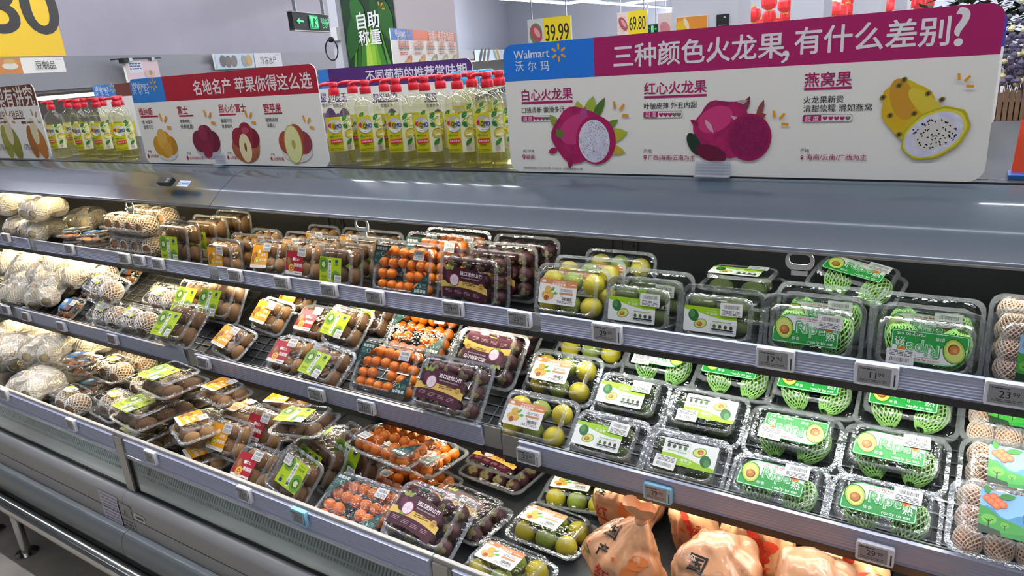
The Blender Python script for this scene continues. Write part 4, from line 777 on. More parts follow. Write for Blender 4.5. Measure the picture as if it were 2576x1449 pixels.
    for x, y_, z in a.v:
        o = c+X*x+V*y_-D*.5; hit = bv.ray_cast(o, D)
        ok.append(hit[0] is not None); nv.append(tuple((hit[0]-D*(.0012+z*.8)) if hit[0] is not None else o+D*.5))
    a.v = nv; kf = [i for i, f in enumerate(a.f) if all(ok[q] for q in f)]
    a.f = [a.f[i] for i in kf]; a.m = [a.m[i] for i in kf]; a.s = [a.s[i] for i in kf]
    if a.f:
        used = sorted({q for f in a.f for q in f}); ix = {q: i for i, q in enumerate(used)}; a.v = [a.v[q] for q in used]; a.f = [tuple(ix[q] for q in f) for f in a.f]
        g.add(a.v, [], '', False); o_ = len(g.v)-len(a.v)
        for f, m, s2 in zip(a.f, a.m, a.s): g.f.append(tuple(q+o_ for q in f)); g.m.append(m); g.s.append(s2)
    put('bag', g, T, sharp=70)
bag(-.525, 1.125, .215, .108, True, 1, 'orange bag with a twisted brown knot at the front left of the bags', -.2, (.35, .10))
bag(-.320, 1.105, .240, .100, False, 2, 'orange bag in the front middle, slumped, print turned sideways', .5, (-.1, .1))
bag(-.150, 1.13, .240, .088, False, 3, 'orange bag at the front right of the middle one, black and red characters showing', 0, (-.4, .1))
bag(-.610, 1.335, .170, .100, False, 4, 'orange bag standing behind the knotted one, black characters down its front', 0, (.05, .15))
bag(-.450, 1.33, .160, .072, False, 5, 'orange bag with a red leaf print between the two tall rear bags', .3, (0, .05), 1, False)
bag(-.300, 1.315, .180, .085, False, 6, 'orange bag behind the slumped middle one, red print over its top', .2, (-.1, .1), 1, False)
bag(-.120, 1.325, .175, .090, False, 7, 'orange bag with red print under the 29.99 tag', .1, (0, .1), 1, False)
bag(.03, 1.15, .20, .088, False, 8, 'orange bag at the right end, mostly below the photo edge', 0, (0, .1), 1)

# ---------------------------------------------------------------- bottles of dish soap on top of the case
clear('bottle film', '#fbfbf0', .05, .06, .75, .15, 30); clear('soap', '#f9f6d4', .06, .03, .3, .1, 30)
mk('red cap', '#d81f34', .3, coat=.3); mk('blue cap', '#2f9fd8', .3, coat=.3)
BRX, BRY = .0415, .0275
def sup(rx, ry, z, n=28, e=2.6): return [(rx*math.copysign(abs(math.cos(2*PI*i/n))**(2/e), math.cos(2*PI*i/n)), ry*math.copysign(abs(math.sin(2*PI*i/n))**(2/e), math.sin(2*PI*i/n)), z) for i in range(n)]
def bottle_parts(cap):
    b = G(); b.loft([sup(BRX*k, BRY*k, z, 28, e) for k, z, e in ((.86, .0, 2.6), (.95, .003, 2.6), (.99, .012, 2.6), (.97, .018, 2.6), (1, .024, 2.6), (1, .034, 2.6), (.985, .04, 2.6), (1, .045, 2.6), (1, .158, 2.6), (.985, .164, 2.6), (1, .170, 2.6), (.97, .182, 2.5), (.86, .194, 2.4), (.66, .204, 2.2), (.45, .209, 2.1), (.38, .214, 2), (.38, .222, 2))], 'bottle film', True, False)
    l = G(); l.loft([sup(BRX*.95, BRY*.94, .006), sup(BRX*.95, BRY*.94, .148)], 'soap')
    c = G(); c.lathe([(.0165, .219), (.0172, .221), (.0172, .237), (.0155, .240), (.012, .241), (.012, .246), (.0145, .248), (.0145, .257), (.012, .260), (.0, .2605)], cap, 20)
    c.tube([(-.010, 0, .2545), (-.030, 0, .2545), (-.040, 0, .2520), (-.044, 0, .2475)], [.0065, .0058, .005, .0042], cap, 10)
    return b.mesh('bottle'), l.mesh('liquid', 20), c.mesh('pump', 40)
def L_omo():
    a = A(.00018); w_, h_ = .078, .108; S = 10
    a.rect(0, 0, w_, h_, '#eef0c6', sub=16); a.rect(-.0165, 0, .045, h_, '#dccf16', sub=S); a.rect(-.0165, -h_/2+.009, .045, .016, '#d0c818', sub=S)
    a.leaf(.012, .040, .024, .013, .9, '#3a8a3c'); a.leaf(.014, .034, .024, .013, .1, '#4a9a44'); a.leaf(.012, .03, .02, .012, -.8, '#2f7a38'); a.ell(.030, .0, .016, .013, '#c9b42a', .5); a.ell(.030, .0, .014, .011, '#e8d24a', .5); a.ell(.030, .0, .010, .007, '#f0e48a', .5)
    a.leaf(.018, -.036, .026, .012, .9, '#3a8a3c'); a.ell(.024, -.043, .006, .006, '#d8b0b0'); a.ell(.0365, .034, .012, .013, '#d8cc3a')
    a.ell(-.0135, .026, .0215, .0225, '#c9ccc8', fn=lambda t: 1); a.ell(-.0135, .026, .0205, .0215, '#e6e8e4')
    for i, t in enumerate((1.2, 1.9, 2.6, 3.3, 4.1)): a.leaf(-.0265, .0275, .0105-.0008*i, .0045, t+.35, '#d4203a'); 
    a.text('OMO', -.0065, .0255, '#1d2a6e', w_=.026, h=.0125, b=.05); a.text('奥妙', -.0105, .0165, '#3a3f58', w_=.011); a.text('蔬果洗洁精', -.012, .0095, '#3a3f58', w_=.018)
    a.leaf(-.034, -.0065, .013, .009, .1, '#5aa032'); a.text('2倍酵素', -.012, -.006, '#2f6a2c', w_=.022, b=.02); a.rect(-.0145, -.021, .036, .0115, '#d4203a', .06, sub=6); a.text('高效去重油', -.0145, -.021, '#f8eeee', w_=.031, rot=.06, b=.02)
    a.text('去油除腥', -.016, -.0315, '#4a5a1c', w_=.016); a.lines(-.017, -.044, .038, 2, .0042, '#6a7a1c', .45, 3, 5)
    def bend(x): return -BRY*(1-min(.999, abs(x)/BRX)**2.6)**(1/2.6)
    a.v = [(x, bend(x)-z-.0004, y+.100) for x, y, z in a.v]; return a
OMO = L_omo().mesh('label'); BOT = {c: bottle_parts(c) for c in ('red cap', 'blue cap')}
ZT = 1.4068
def bottle(px, y, label, rot=0, cap='red cap', group='dish soap bottles', py=425):
    p = aty(px, py, y); T = thing('dish_soap_bottle', label, 'bottle', group, mtx=Matrix.Translation((p.x, y, ZT)) @ Matrix.Rotation(rot, 4, 'Z'))
    b, l, c = BOT[cap]; q = put('bottle', b, T); put('liquid', l, T); put('pump', c, T); put('label', OMO, T)
for i, (px, r) in enumerate(((868, .35), (945, .25), (1020, .12), (1090, -.05), (1170, -.12), (1243, -.15))):
    bottle(px, 1.662, 'red-capped dish soap bottle, %s in the front row between the apple and dragon fruit signs' % ('first', 'second', 'third', 'fourth', 'fifth', 'last')[i], r+.5)
for i, (px, r) in enumerate(((912, .3), (990, .2), (1062, .3), (1128, 0), (1205, -.1), (1272, -.1))):
    bottle(px, 1.742, 'red-capped dish soap bottle, %s from the left in the second row of the large group' % ('first', 'second', 'third', 'fourth', 'fifth', 'sixth')[i], r+.4, group='second row of soap bottles', py=411)
for i, (px, y, r) in enumerate(((163, 1.70, .2), (228, 1.67, .2), (276, 1.675, .25), (326, 1.655, .8))):
    bottle(px, y, 'red-capped dish soap bottle, %s of the left group' % ('leftmost', 'second from the left', 'third from the left', 'turned aside at the right end')[i], r+.3, py=402)
for i, (px, y) in enumerate(((203, 1.80), (243, 1.79), (290, 1.80), (333, 1.76))): bottle(px, y, 'red-capped dish soap bottle, %s from the left in the rear row of the left group' % ('first', 'second', 'third', 'fourth')[i], .5, group='rear row of the left soap bottles', py=392)
for i, px in enumerate((1180, 1211, 1246)): bottle(px, (1.96, 2.03, 2.10)[i], 'blue-capped dish soap bottle, %s of three behind the red-capped ones' % ('left', 'middle', 'right')[i], .4, 'blue cap', 'blue-capped bottles', py=380)

# ---------------------------------------------------------------- fruit guide signs
mk('sign card', '#ecebe3', .45)
class Sign:
    def __init__(s, Y, px0, px1, top, bot, label, r=.022, name='fruit_guide_sign', card='sign card'):
        q = [aty(px0[0], px0[1], Y), aty(px1[0], px1[1], Y)]; s.Y = Y; x0, x1 = q[0].x, q[1].x; s.w = x1-x0; s.h = top-bot; s.o = Vector(((x0+x1)/2, Y, (top+bot)/2)); s.r = r
        s.t = thing(name, label, 'sign', loc=s.o); g = G(); g.rbox((0, 0, 0), (s.w, .004, s.h), r, card, 6); s.g = g; s.a = A(.00002)
    def q(s, px, py): p = aty(px, py, s.Y); return p.x-s.o.x, p.z-s.o.z
    def head(s, hh, wb, c1, c2):
        w_, h, r = s.w/2, s.h/2, s.r; arc = lambda sg: [(sg*(w_-r)+sg*r*math.sin(t), h-r+r*math.cos(t)) for t in [math.pi/2*i/6 for i in range(7)]]
        s.a.poly([(-w_+wb, h)]+arc(-1)+[(-w_, h-hh), (-w_+wb, h-hh)], c1); s.a.poly([(-w_+wb, h)]+arc(1)+[(w_, h-hh), (-w_+wb, h-hh)], c2)
    def T(s, body, px, py, wpx, m, b=.0, h=None, al='c'):
        x0, y = s.q(px-wpx/2, py); x1, _ = s.q(px+wpx/2, py); x, y = s.q(px, py); s.a.text(body, x, y, m, w_=x1-x0, b=b, h=h, al=al)
    def R(s, px, py, wpx, hpx, m, r=0):
        x0, _ = s.q(px-wpx/2, py); x1, _ = s.q(px+wpx/2, py); x, y = s.q(px, py); _, y1 = s.q(px, py-hpx/2); h = 2*(y1-y)
        s.a.rrect(x, y, x1-x0, h, min(r, h*.45), m) if r else s.a.rect(x, y, x1-x0, h, m)
    def S(s, px, py, wpx): x0, _ = s.q(px-.5, py); x1, _ = s.q(px+.5, py); return (x1-x0)*wpx
    def logo(s, px, py, wpx):
        s.T('Walmart', px-wpx*.14, py-.14*wpx*.9, wpx*.70, '#e2e6ec', .02); x, y = s.q(px+wpx*.40, py-.17*wpx*.9); s.a.spark(x, y, s.S(px, py, wpx*.145)); 
        for i, ch in enumerate('沃尔玛'): s.T(ch, px-wpx*.37+i*wpx*.25, py+.11*wpx, wpx*.165, '#e2e6ec', .01)
    def end(s, clips=()):
        o_ = len(s.g.v); s.g.v += [(x, -.0021-z, y) for x, y, z in s.a.v]
        for f, m in zip(s.a.f, s.a.m): s.g.f.append(tuple(q+o_ for q in f)); s.g.m.append(m); s.g.s.append(False)
        put('board', s.g, s.t)
        for px, py, w_, h in clips:
            x, _ = s.q(px, py); g = G(); g.span((x-w_/2, -.0075, -s.h/2-.0005), (x+w_/2, -.0045, -s.h/2+h), 'acrylic'); g.span((x-w_/2, -.020, -s.h/2-.0005), (x+w_/2, .02, -s.h/2+.0015), 'acrylic')
            for k in range(4): g.span((x-w_/2, -.0083, -s.h/2+h*(.2+.2*k)), (x+w_/2, -.0074, -s.h/2+h*(.2+.2*k)+.0012), 'acrylic')
            put('sign_clip', g, s.t)
MAG, BLU, RED_, INK = '#a81e63', '#1f79dc', '#ad1e36', '#17171a'
def seeds(a, cx, cy, rx, ry, n, m, sz, sd=1):
    R = random.Random(sd)
    for i in range(n):
        t, r = R.uniform(0, 6.28), math.sqrt(R.uniform(0, 1)); a.ell(cx+rx*r*math.cos(t), cy+ry*r*math.sin(t), sz, sz*.6, m, R.uniform(0, 3), 6); a.z -= a.dz
    a.z += a.dz
s = Sign(1.60, (1277, 280), (2503, 240), 1.7285, 1.4095, 'large dragon fruit guide sign with a magenta header at the right of the case', .028)
a = s.a; x1, y1 = s.q(1497, 193); s.head(s.h/2-y1, x1+s.w/2, BLU, MAG)
s.logo(1355, 152, 128)
s.T('三种颜色火龙果', 1745, 128, 425, '#e6e2e6', .025); s.T('，', 1976, 143, 18, '#e6e2e6', .02); s.T('有什么差别', 2185, 91, 385, '#e6e2e6', .025); x, y = s.q(2420, 67); a.text('?', x, y, '#e6e2e6', h=.064, b=.03)
def level(s, px, py, w_, n, sc=1):
    s.R(px, py, w_+3, 15*sc, '#8a8a86', .004); s.R(px, py, w_+1, 13*sc, '#e4e2dc', .004); s.R(px-w_*.31, py, w_*.38, 13*sc, MAG, .003); s.T('甜 度', px-w_*.31, py, w_*.28, '#f0e6ec')
    for i in range(5): x, y = s.q(px-w_*.04+i*w_*.118, py); s.a.heart(x, y, s.S(px, py, 5.2*sc), MAG if i < n else '#6f6a66')
for px, py, w_, t in ((1376, 237, 127, '白心火龙果'), (1698, 220, 157, '红心火龙果'), (2083, 199, 118, '燕窝果')): s.T(t, px, py, w_, MAG, .025)
for px, py, w_ in ((1376, 257, 128), (1698, 242, 157), (2082, 222, 119)): s.R(px, py, w_, 6, MAG)
s.T('口感清新 嫩滑多汁', 1367, 276, 108, INK, .01); s.T('叶皱皮薄 外丑内甜', 1686, 265, 133, INK, .01); s.T('火龙果新贵', 2072, 250, 101, INK, .01); s.T('清甜软糯 滑如燕窝', 2106, 271, 172, INK, .01)
level(s, 1353, 298, 78, 2); level(s, 1668, 288, 95, 3, 1.15); level(s, 2081, 297, 122, 4, 1.3)
s.T('进口产地', 1331, 379, 28, INK); s.T('产地', 1630, 379, 20, INK); s.T('产地', 2025, 378, 22, INK); s.T('越南', 1336, 394, 21, MAG, .01); s.T('广西/海南/云南为主', 1689, 396, 118, MAG, .01); s.T('海南/云南/广西为主', 2103, 395, 152, MAG, .01)
for px, py in ((1320, 394), (1624, 395), (2018, 395)): x, y = s.q(px, py); k = s.S(px, py, 5); a.ell(x, y+k*.3, k*.75, k*.75, MAG); a.poly([(x-k*.6, y), (x+k*.6, y), (x, y-k*1.4)], MAG); a.ell(x, y+k*.3, k*.3, k*.3, 'sign card')
s.T('*甜度是根据部分样品对比所得，仅供参考，以实际售卖商品为准', 1391, 423, 148, INK)
mk('print pink', '#b81f66', .45, 0, '#8e1650', 40); mk('print yellow', '#d9a416', .45, 0, '#c8c02a', 22); mk('print flesh', '#dfe0ec', .45, 0, '#c9cade', 60); mk('print wine', '#7d0f48', .45, 0, '#94155a', 160)
def P(px, py): return s.q(px, py)
def E(px, py, rx, ry, m, rot=0, fn=None, n=28): x, y = s.q(px, py); s.a.ell(x, y, s.S(px, py, rx), s.S(px, py, ry), m, rot, n, fn)
def LF(px, py, L, W, rot, m): x, y = s.q(px, py); s.a.leaf(x, y, s.S(px, py, L), s.S(px, py, W), rot, m)
# white-fleshed fruit
for q in ((1478, 305, 58, 30, 1.25, '#9ab23c'), (1492, 305, 62, 20, 1.0, '#4f7228'), (1462, 305, 46, 28, 1.7, '#a8b83e'), (1410, 325, 40, 20, 2.2, '#8a9a44'), (1515, 330, 50, 18, .55, '#6f8a30'), (1525, 345, 56, 30, .2, '#b4b830'), (1520, 368, 56, 22, -.25, '#c0ae3a')): LF(*q)
E(1455, 340, 66, 62, 'print pink', .3, lambda t: 1+.05*math.sin(5*t)); E(1450, 325, 44, 30, '#c43a78', .5)
for q in ((1420, 345, 26, 20, 2.4, '#5f7a34'), (1405, 375, 26, 14, 3.4, '#a81a58'), (1440, 395, 26, 14, 4.4, '#94184e'), (1465, 300, 30, 18, 1.2, '#b0468a')): LF(*q)
E(1500, 352, 50, 55, '#a81858', .0); E(1496, 355, 39, 48, 'print flesh'); x, y = s.q(1496, 355); seeds(a, x, y, s.S(1496, 355, 36), s.S(1496, 355, 45), 150, '#1c1c22', .0012)
x, y = s.q(1552, 288); a.rays(x, y, s.S(1552, 288, 22))
# red-fleshed fruit
for q in ((1865, 290, 52, 18, 1.15, '#7a3a4a'), (1905, 300, 52, 16, 1.25, '#8a4a4a'), (1890, 300, 40, 22, .3, '#8f4038'), (1830, 270, 55, 16, .3, '#b8a0a0')): LF(*q)
E(1820, 325, 74, 72, 'print pink', -.2, lambda t: 1+.06*math.sin(6*t+1)); E(1800, 300, 46, 30, '#cc3a78', .4); LF(1750, 335, 30, 22, 4.4, '#26402a'); E(1748, 362, 15, 30, '#22382a', .5); E(1790, 385, 40, 20, '#6a1436', -.3)
for q in ((1775, 300, 40, 12, -1, '#d8a8b4'), (1840, 290, 36, 10, -.6, '#d0a0ac'), (1760, 315, 26, 12, 2.6, '#8a1a48')): LF(*q)
E(1885, 345, 56, 60, '#9a1456'); E(1884, 344, 50, 53, 'print wine'); x, y = s.q(1884, 344); seeds(a, x, y, s.S(1884, 344, 46), s.S(1884, 344, 48), 90, '#4a0a28', .0008, 3)
x, y = s.q(1952, 310); a.rays(x, y, s.S(1952, 310, 24))
# yellow fruit
E(2290, 280, 68, 92, 'print yellow', .55, lambda t: 1+.045*math.sin(7*t)); E(2270, 250, 30, 60, '#c8942a', .3); E(2330, 262, 24, 62, '#d8c43a', .8)
for px, py in ((2262, 215), (2222, 245), (2240, 290), (2335, 235), (2370, 250), (2300, 285), (2262, 338), (2275, 200)): E(px, py, 9, 7, '#8a7a2a', .6); E(px, py, 4, 5, '#4a3a1c')
E(2352, 335, 92, 66, '#b8b01e', .62, lambda t: 1+.03*math.sin(9*t)); E(2350, 336, 86, 61, '#dcd24a', .62, lambda t: 1+.02*math.sin(9*t)); E(2348, 338, 80, 55, 'print flesh', .62); E(2350, 338, 54, 38, '#d8d2cc', .62)
x, y = s.q(2350, 336); seeds(a, x, y, s.S(2350, 336, 56), s.S(2350, 336, 42), 70, '#22201c', .0022, 5)
x, y = s.q(2415, 215); a.rays(x, y, s.S(2415, 215, 26))
s.end(((1795, 425, .080, .034),))
# apple sign
s = Sign(1.60, (347, 300), (812, 290), 1.7255, 1.4095, 'apple guide sign with a red header, left of the soap bottles', .026); a = s.a
x1, y1 = s.q(420, 255); s.head(s.h/2-y1, x1+s.w/2, '#2f7fd0', RED_); s.logo(362, 222, 62)
s.T('名地名产 苹果你得这么选', 626, 212, 298, '#e8e2e0', .025)
for px, py, w_, t in ((368, 281, 34, '维纳斯'), (460, 277, 25, '富士'), (585, 272, 68, '甜心小富士'), (686, 271, 44, '野苹果')): s.T(t, px, py, w_, RED_, .025)
for px, py, w_ in ((377, 293, 44), (470, 291, 36), (574, 288, 40), (689, 285, 45)): s.R(px, py, w_, 4, RED_)
for px, py, w_, t in ((371, 307, 27, '“蜜”外皇中'), (375, 320, 23, '甜蜜可口'), (466, 305, 25, '苹果中的'), (472, 318, 32, '经典款,脆!'), (571, 303, 27, '酸甜均匀'), (573, 317, 27, '果香持久'), (685, 301, 31, '独特清甜'), (684, 315, 22, '冰糖心')): s.T(t, px, py, w_, INK, .01)
for px, py, w_, t in ((390, 392, 20, '山东威海'), (496, 397, 34, '山东/陕西/甘肃'), (595, 396, 28, '山东胶东湾'), (703, 399, 26, '云南昭通')):
    s.T('产地', px-w_/2-2, py-11, 9, INK); s.T(t, px, py, w_, RED_, .01); E(px-w_/2-5, py, 2.2, 3.2, RED_)
def apple_pic(px, py, r, c, c2, plate='#d6d4cc'):
    E(px+4, py+r*.55, r*1.1, r*.55, plate)
    for dx, dy, k in ((-.6, -.1, .62), (.6, -.1, .62), (0, -.6, .62), (0, .15, .66)): E(px+dx*r, py+dy*r, r*k, r*k*.95, c2 if dx > 0 else c)
    E(px+.15*r, py-.72*r, r*.22, r*.16, c2)
apple_pic(418, 368, 24, '#c9921e', '#b8801c'); E(410, 350, 13, 15, '#d8ac4a'); E(425, 375, 11, 10, '#d0a03a')
apple_pic(521, 358, 28, '#7d1f3c', '#6a1632', '#b0aeb4'); E(512, 335, 11, 12, '#8f2a48'); E(524, 378, 12, 12, '#8a2440')
E(620, 372, 34, 24, '#a05a3a'); apple_pic(620, 350, 28, '#94243c', '#7a1a30', '#a86444'); E(620, 372, 15, 23, '#e8dcae'); E(620, 370, 3, 7, '#8a5a2a'); E(619, 328, 9, 5, '#b04a58')
apple_pic(745, 362, 34, '#a84a34', '#8f3a44'); E(740, 363, 22, 33, '#b8b05a'); E(740, 363, 20, 31, '#dfe0a0'); E(741, 363, 5, 8, '#b8a84a')
for px, py in ((413, 318), (524, 307), (626, 306), (772, 318)): x, y = s.q(px, py); a.rays(x, y, s.S(px, py, 14))
s.end(((557, 400, .052, .040),))
# pear sign at the left edge
s = Sign(1.64, (-250, 300), (106, 300), 1.7435, 1.4095, 'pear guide sign with a brown header at the left edge of the photo', .026); a = s.a
x1, y1 = s.q(60, 267); s.head(s.h/2-y1, .16, '#2f7fd0', '#6b3a22'); s.T('新品上市，选梨有讲究', -35, 250, 226, '#e8e2dc', .025)
for px, t, p, py in ((0, '库尔勒梨', 0, 288), (47, '秋月梨', 1, 288), (-60, '贡梨', 0, 290)): s.T(t, px-2, py, 30 if t != '贡梨' else 20, '#6b3a22', .02); s.R(px+2, py+10, 30, 3, '#6b3a22')
for px, c, c2 in ((28, '#8a8a2a', '#9c9a3a'), (93, '#b8762a', '#a8661e'), (-40, '#b0a44a', '#c0b45a')):
    E(px+3, 374, 24, 9, '#cfcdc6'); E(px-10, 352, 11, 22, c2, .1, lambda t: 1-.2*max(0, math.sin(t))); E(px+10, 356, 13, 22, c, .3, lambda t: 1-.2*max(0, math.sin(t))); E(px-6, 326, 9, 18, '#d8cfa8', .05, lambda t: 1-.2*max(0, math.sin(t)))
    x, y = s.q(px-4, 305); a.rays(x, y, s.S(px, 305, 11), '#b8956a'); s.R(px-32, 308, 12, 7, '#6b3a22', .002); s.T('♥♥♥♥♥', px-16, 308, 16, '#6b3a22'); s.T('产地', px-25, 366, 10, INK); s.T('河北 陕西为主', px-16, 373, 30, '#5a4a3a')
s.end(((-10, 400, .05, .04),))
# signs standing further back on the case
s = Sign(2.22, (700, 200), (1189, 180), 1.708, 1.4095, 'grape guide sign with a purple header standing behind the soap bottles', .026); a = s.a
x1, y1 = s.q(832, 222); s.head(s.h/2-y1, x1+s.w/2, '#2f7fd0', '#4e2270'); s.logo(765, 195, 68); s.T('不同葡萄的推荐赏味期', 1042, 184, 254, '#e8e4ee', .025)
for px, t in ((815, '提'), (850, '印度玉'), (970, '阳光玫瑰'), (1085, '夏黑')): s.T(t, px, 244, 15*len(t), '#4e2270', .02); s.R(px, 255, 16*len(t), 3, '#4e2270'); s.T('甜脆多汁', px+4, 265, 30, INK); E(px+20, 300, 14, 20, '#5a3a78'); E(px+6, 310, 12, 18, '#6a4a8a')
s.R(940, 351, 460, 4, '#c8323a'); s.end()
s = Sign(2.47, (1900, 100), (2531, 80), 1.722, 1.4095, 'purple-headed guide sign just peeping out behind the dragon fruit sign', .026); s.head(.095, .28, '#2f7fd0', '#463a9a'); s.T('水果怎么挑更甜', 2250, 60, 300, '#e8e4ee', .02); s.end()
s = Sign(2.47, (236, 230), (560, 225), 1.722, 1.4095, 'brown-headed guide sign behind the left soap bottles', .022); a = s.a; x1, y1 = s.q(294, 243); s.head(s.h/2-y1, x1+s.w/2, '#2f7fd0', '#6b3020'); s.logo(263, 229, 50); s.T('不同桃子怎么选', 420, 222, 190, '#e8e2dc', .02); s.end()
# folded cards at the two ends
p = aty(112, 392, 1.92); T = thing('tent_card', 'red folded tent card standing behind the pear sign', 'card sign', loc=(p.x, 1.92, ZT))
g = G(); g.loft([[(x, y, z) for x, y in ((-.10+.09*k, -.001), (.012+.01*k, -.001), (.012+.01*k, .001), (-.10+.09*k, .001))] for k, z in ((0, 0), (0, .30))], '#c8283c'); put('front_panel', g, T, mtx=Matrix.Rotation(-.12, 4, 'X'))
g = G(); g.loft([[(.014, -.04, 0), (.05, .07, 0), (.052, .07, 0), (.016, -.04, 0)], [(.014, -.03, .30), (.016, -.01, .30), (.018, -.01, .30), (.016, -.03, .30)]], '#b9b6b4'); put('side_panel', g, T)
a = A(); a.text('生鲜', -.012, .24, '#f0e6e2', w_=.05); a.text('2.8', -.02, .285, '#f0e6e2', h=.012); put('print', a, T, mtx=Matrix.Rotation(-.12, 4, 'X') @ fr((0, -.0015, 0), (1, 0, 0), (0, 0, 1), (0, -1, 0)))
p = aty(2541, 447, 1.66); T = thing('tent_card', 'orange-red card on a blue base at the right edge of the case top', 'card sign', mtx=Matrix.Translation((p.x, 1.67, ZT)))
g = G(); R = Matrix.Rotation(-.25, 3, 'X'); g.loft([[R @ Vector((x+.06*z, y, z)) for x, y in ((.0, -.002), (.26, -.002), (.26, .002), (.0, .002))] for z in (.008, .11)], '#d8451c'); put('card', g, T)
g = G(); g.span((-.004, -.03, 0), (.26, .03, .009), '#2a5fa8'); put('base', g, T); a = A(); a.text('METTLER', .055, .022, '#a8301a', h=.007); put('print', a, T, mtx=Matrix.Rotation(-.25, 4, 'X') @ fr((0, -.0025, 0), (1, 0, 0), (0, 0, 1), (0, -1, 0)))
# ---------------------------------------------------------------- the store behind
mk('poster dark', '#14301c', .5, 0, '#1c4424', 6); mk('lamp shade red', '#c8242a', .5, emit=.15); mk('gold trim', '#c89a3a', .4); mk('foliage', '#22381f', .6, 0, '#34502a', 8); mk('wood slat', '#7d6148', .6, 0, '#6a5038', 12); mk('pillar white', '#d3d6de', .6); mk('pillar lilac', '#c9c0c4', .65); mk('freezer paint', '#8d8f95', .5); mk('lit panel', '#fff2d0', emit=2.2); mk('exit green', '#58e89a', emit=.45); mk('dried flower', '#5d5570', .7); mk('cream flower', '#d8cfa0', .7)
_d = ray(1600, 119); DB = Vector((_d.x, _d.y, 0)).normalized(); NB = Vector((DB.y, -DB.x, 0)); NB = NB if NB.dot(CAMP-atd(740, 132, 10)) > 0 else -NB
W0 = atd(740, 132, 10.0)
ZC = 4.3
def onw(px, py, off): return atp(px, py, W0+NB*off, NB)
def tw(p): return (p-W0).dot(DB)
def wbox(g, t0, t1, o0, o1, z0, z1, m):
    P = [W0+DB*t+NB*o for t, o in ((t0, o0), (t1, o0), (t1, o1), (t0, o1))]; g.loft([[(p.x, p.y, z) for p in P] for z in (z0, z1)], m)
def wmat(p): return fr(p, DB, (0, 0, 1), NB)   # DB runs to the right as seen from the aisle
CN = onw(1335, 60, -.85); tE = tw(CN)
g = G(); wbox(g, -5.5, tw(onw(1128, 60, -.85)), -1.05, -.85, 0, ZC, 'wall lilac'); struct('wall_left', g)
g = G(); wbox(g, tw(onw(1128, 60, -.85)), tE, -1.05, -.85, 0, ZC, 'wall pale'); struct('wall_back', g)
g = G(); g.span((CN.x-.1, CN.y, 0), (aty(1800, 60, CN.y).x, CN.y+.2, ZC), 'wall pale'); struct('wall_right', g)
g = G(); g.span((-22, 26.5, 0), (16, 26.7, 6), 'wall pale'); struct('wall_far', g)
g = G(); g.span((-22, -6, ZC), (16, 26.7, ZC+.1), 'ceiling grey'); struct('ceiling', g)
# upright freezers along the wall
zt, zb = onw(740, 132, 0).z, onw(740, 186, 0).z
T = thing('freezer_cabinet', 'long grey upright freezer row under the lilac wall, its lit shelves behind the left bottles', 'freezer', loc=(0, 0, 0))
t0, t1 = -4.9, tw(onw(1330, 130, 0))
g = G(); wbox(g, t0, t1, -.82, 0, zb, zt, 'freezer paint'); wbox(g, t0, t1, -.01, .03, zb+.02, zb+.16, 'freezer paint'); put('header', g, T)
g = G(); wbox(g, t0, t1, -.84, -.80, 0, zb, 'freezer paint'); wbox(g, t0, t1, -.8, .0, .0, .55, 'freezer paint'); put('body', g, T)
g = G(); wbox(g, t0, t1, -.22, -.16, zb-.05, zb-.02, 'lit panel'); put('light_strip', g, T)
for k in range(3): g = G(); wbox(g, t0, t1, -.78, -.15-.05*k, zb-.5-.45*k, zb-.47-.45*k, 'sign card'); put('shelf', g, T)
R = random.Random(5); cs = ['#e8d8a0', '#f0e8d0', '#d86a5a', '#e0b06a', '#c8484a', '#eadcb8', '#d8c86a']
t = tw(onw(95, 240, -.3))
n = 0
while t < tw(onw(345, 240, -.3)) and n < 16:
    w_ = R.uniform(.18, .30); h = R.uniform(.10, .20); g = G(); g.loft([[(x, y, z) for x, y in rr(w_-k, .2-k, .03)] for z, k in ((0, 0), (h*.7, 0), (h, .04))], cs[n % 7])
    p = W0+DB*(t+w_/2)-NB*.38; thing('frozen_pack', 'small frozen food pack on the lit freezer shelf behind the left bottles', 'frozen food', 'frozen packs on the lit shelf', mtx=fr((p.x, p.y, zb-.469), DB, -NB, (0, 0, 1)), geo=g); t += w_+.02; n += 1
def wsign(px0, px1, py0, py1, off, label, name='hanging_sign', card='sign card', cat='sign', grp=None):
    a_, b_ = onw(px0, (py0+py1)/2, off), onw(px1, (py0+py1)/2, off); c = onw((px0+px1)/2, py0, off), onw((px0+px1)/2, py1, off); o = (a_+b_)/2; o = Vector((o.x, o.y, (c[0].z+c[1].z)/2)); w_ = (b_-a_).length; h = c[0].z-c[1].z
    T = thing(name, label, cat, grp, mtx=wmat(o)); g = G(); g.box((0, 0, -.012), (w_, h, .02), card); put('board', g, T); return T, w_, h, A(.0008)
T, w_, h, a = wsign(-250, 132, -130, 144, 1.6, 'big yellow price banner reading 80 at the upper left corner')
a.rect(0, 0, w_, h, '#f2c70c'); q = w_/382
a.text('80', w_/2-q*105, -h/2+h*.49, '#1d1a14', h=h*.52, w_=q*225, b=.022); a.text('8', -w_*.22, -h/2+h*.49, '#1d1a14', h=h*.52, b=.022); put('print', a, T)
T, w_, h, a = wsign(-130, 165, 146, 187, 1.6, 'white card reading soy products hung below the big yellow banner'); a.rect(-w_/2+w_*.29, 0, w_*.58, h, '#c8823a'); a.ell(-w_*.02, -.0, w_*.07, h*.22, '#d8d2c4'); a.ell(-w_*.02, .02, w_*.055, h*.15, '#c8a45a'); a.text('豆制品', w_/2-w_*.2, 0, '#2c2a2a', w_=w_*.19, b=.01); a.text('Walmart', w_/2-w_*.06, h*.36, '#8aa0c0', w_=w_*.06); put('print', a, T)
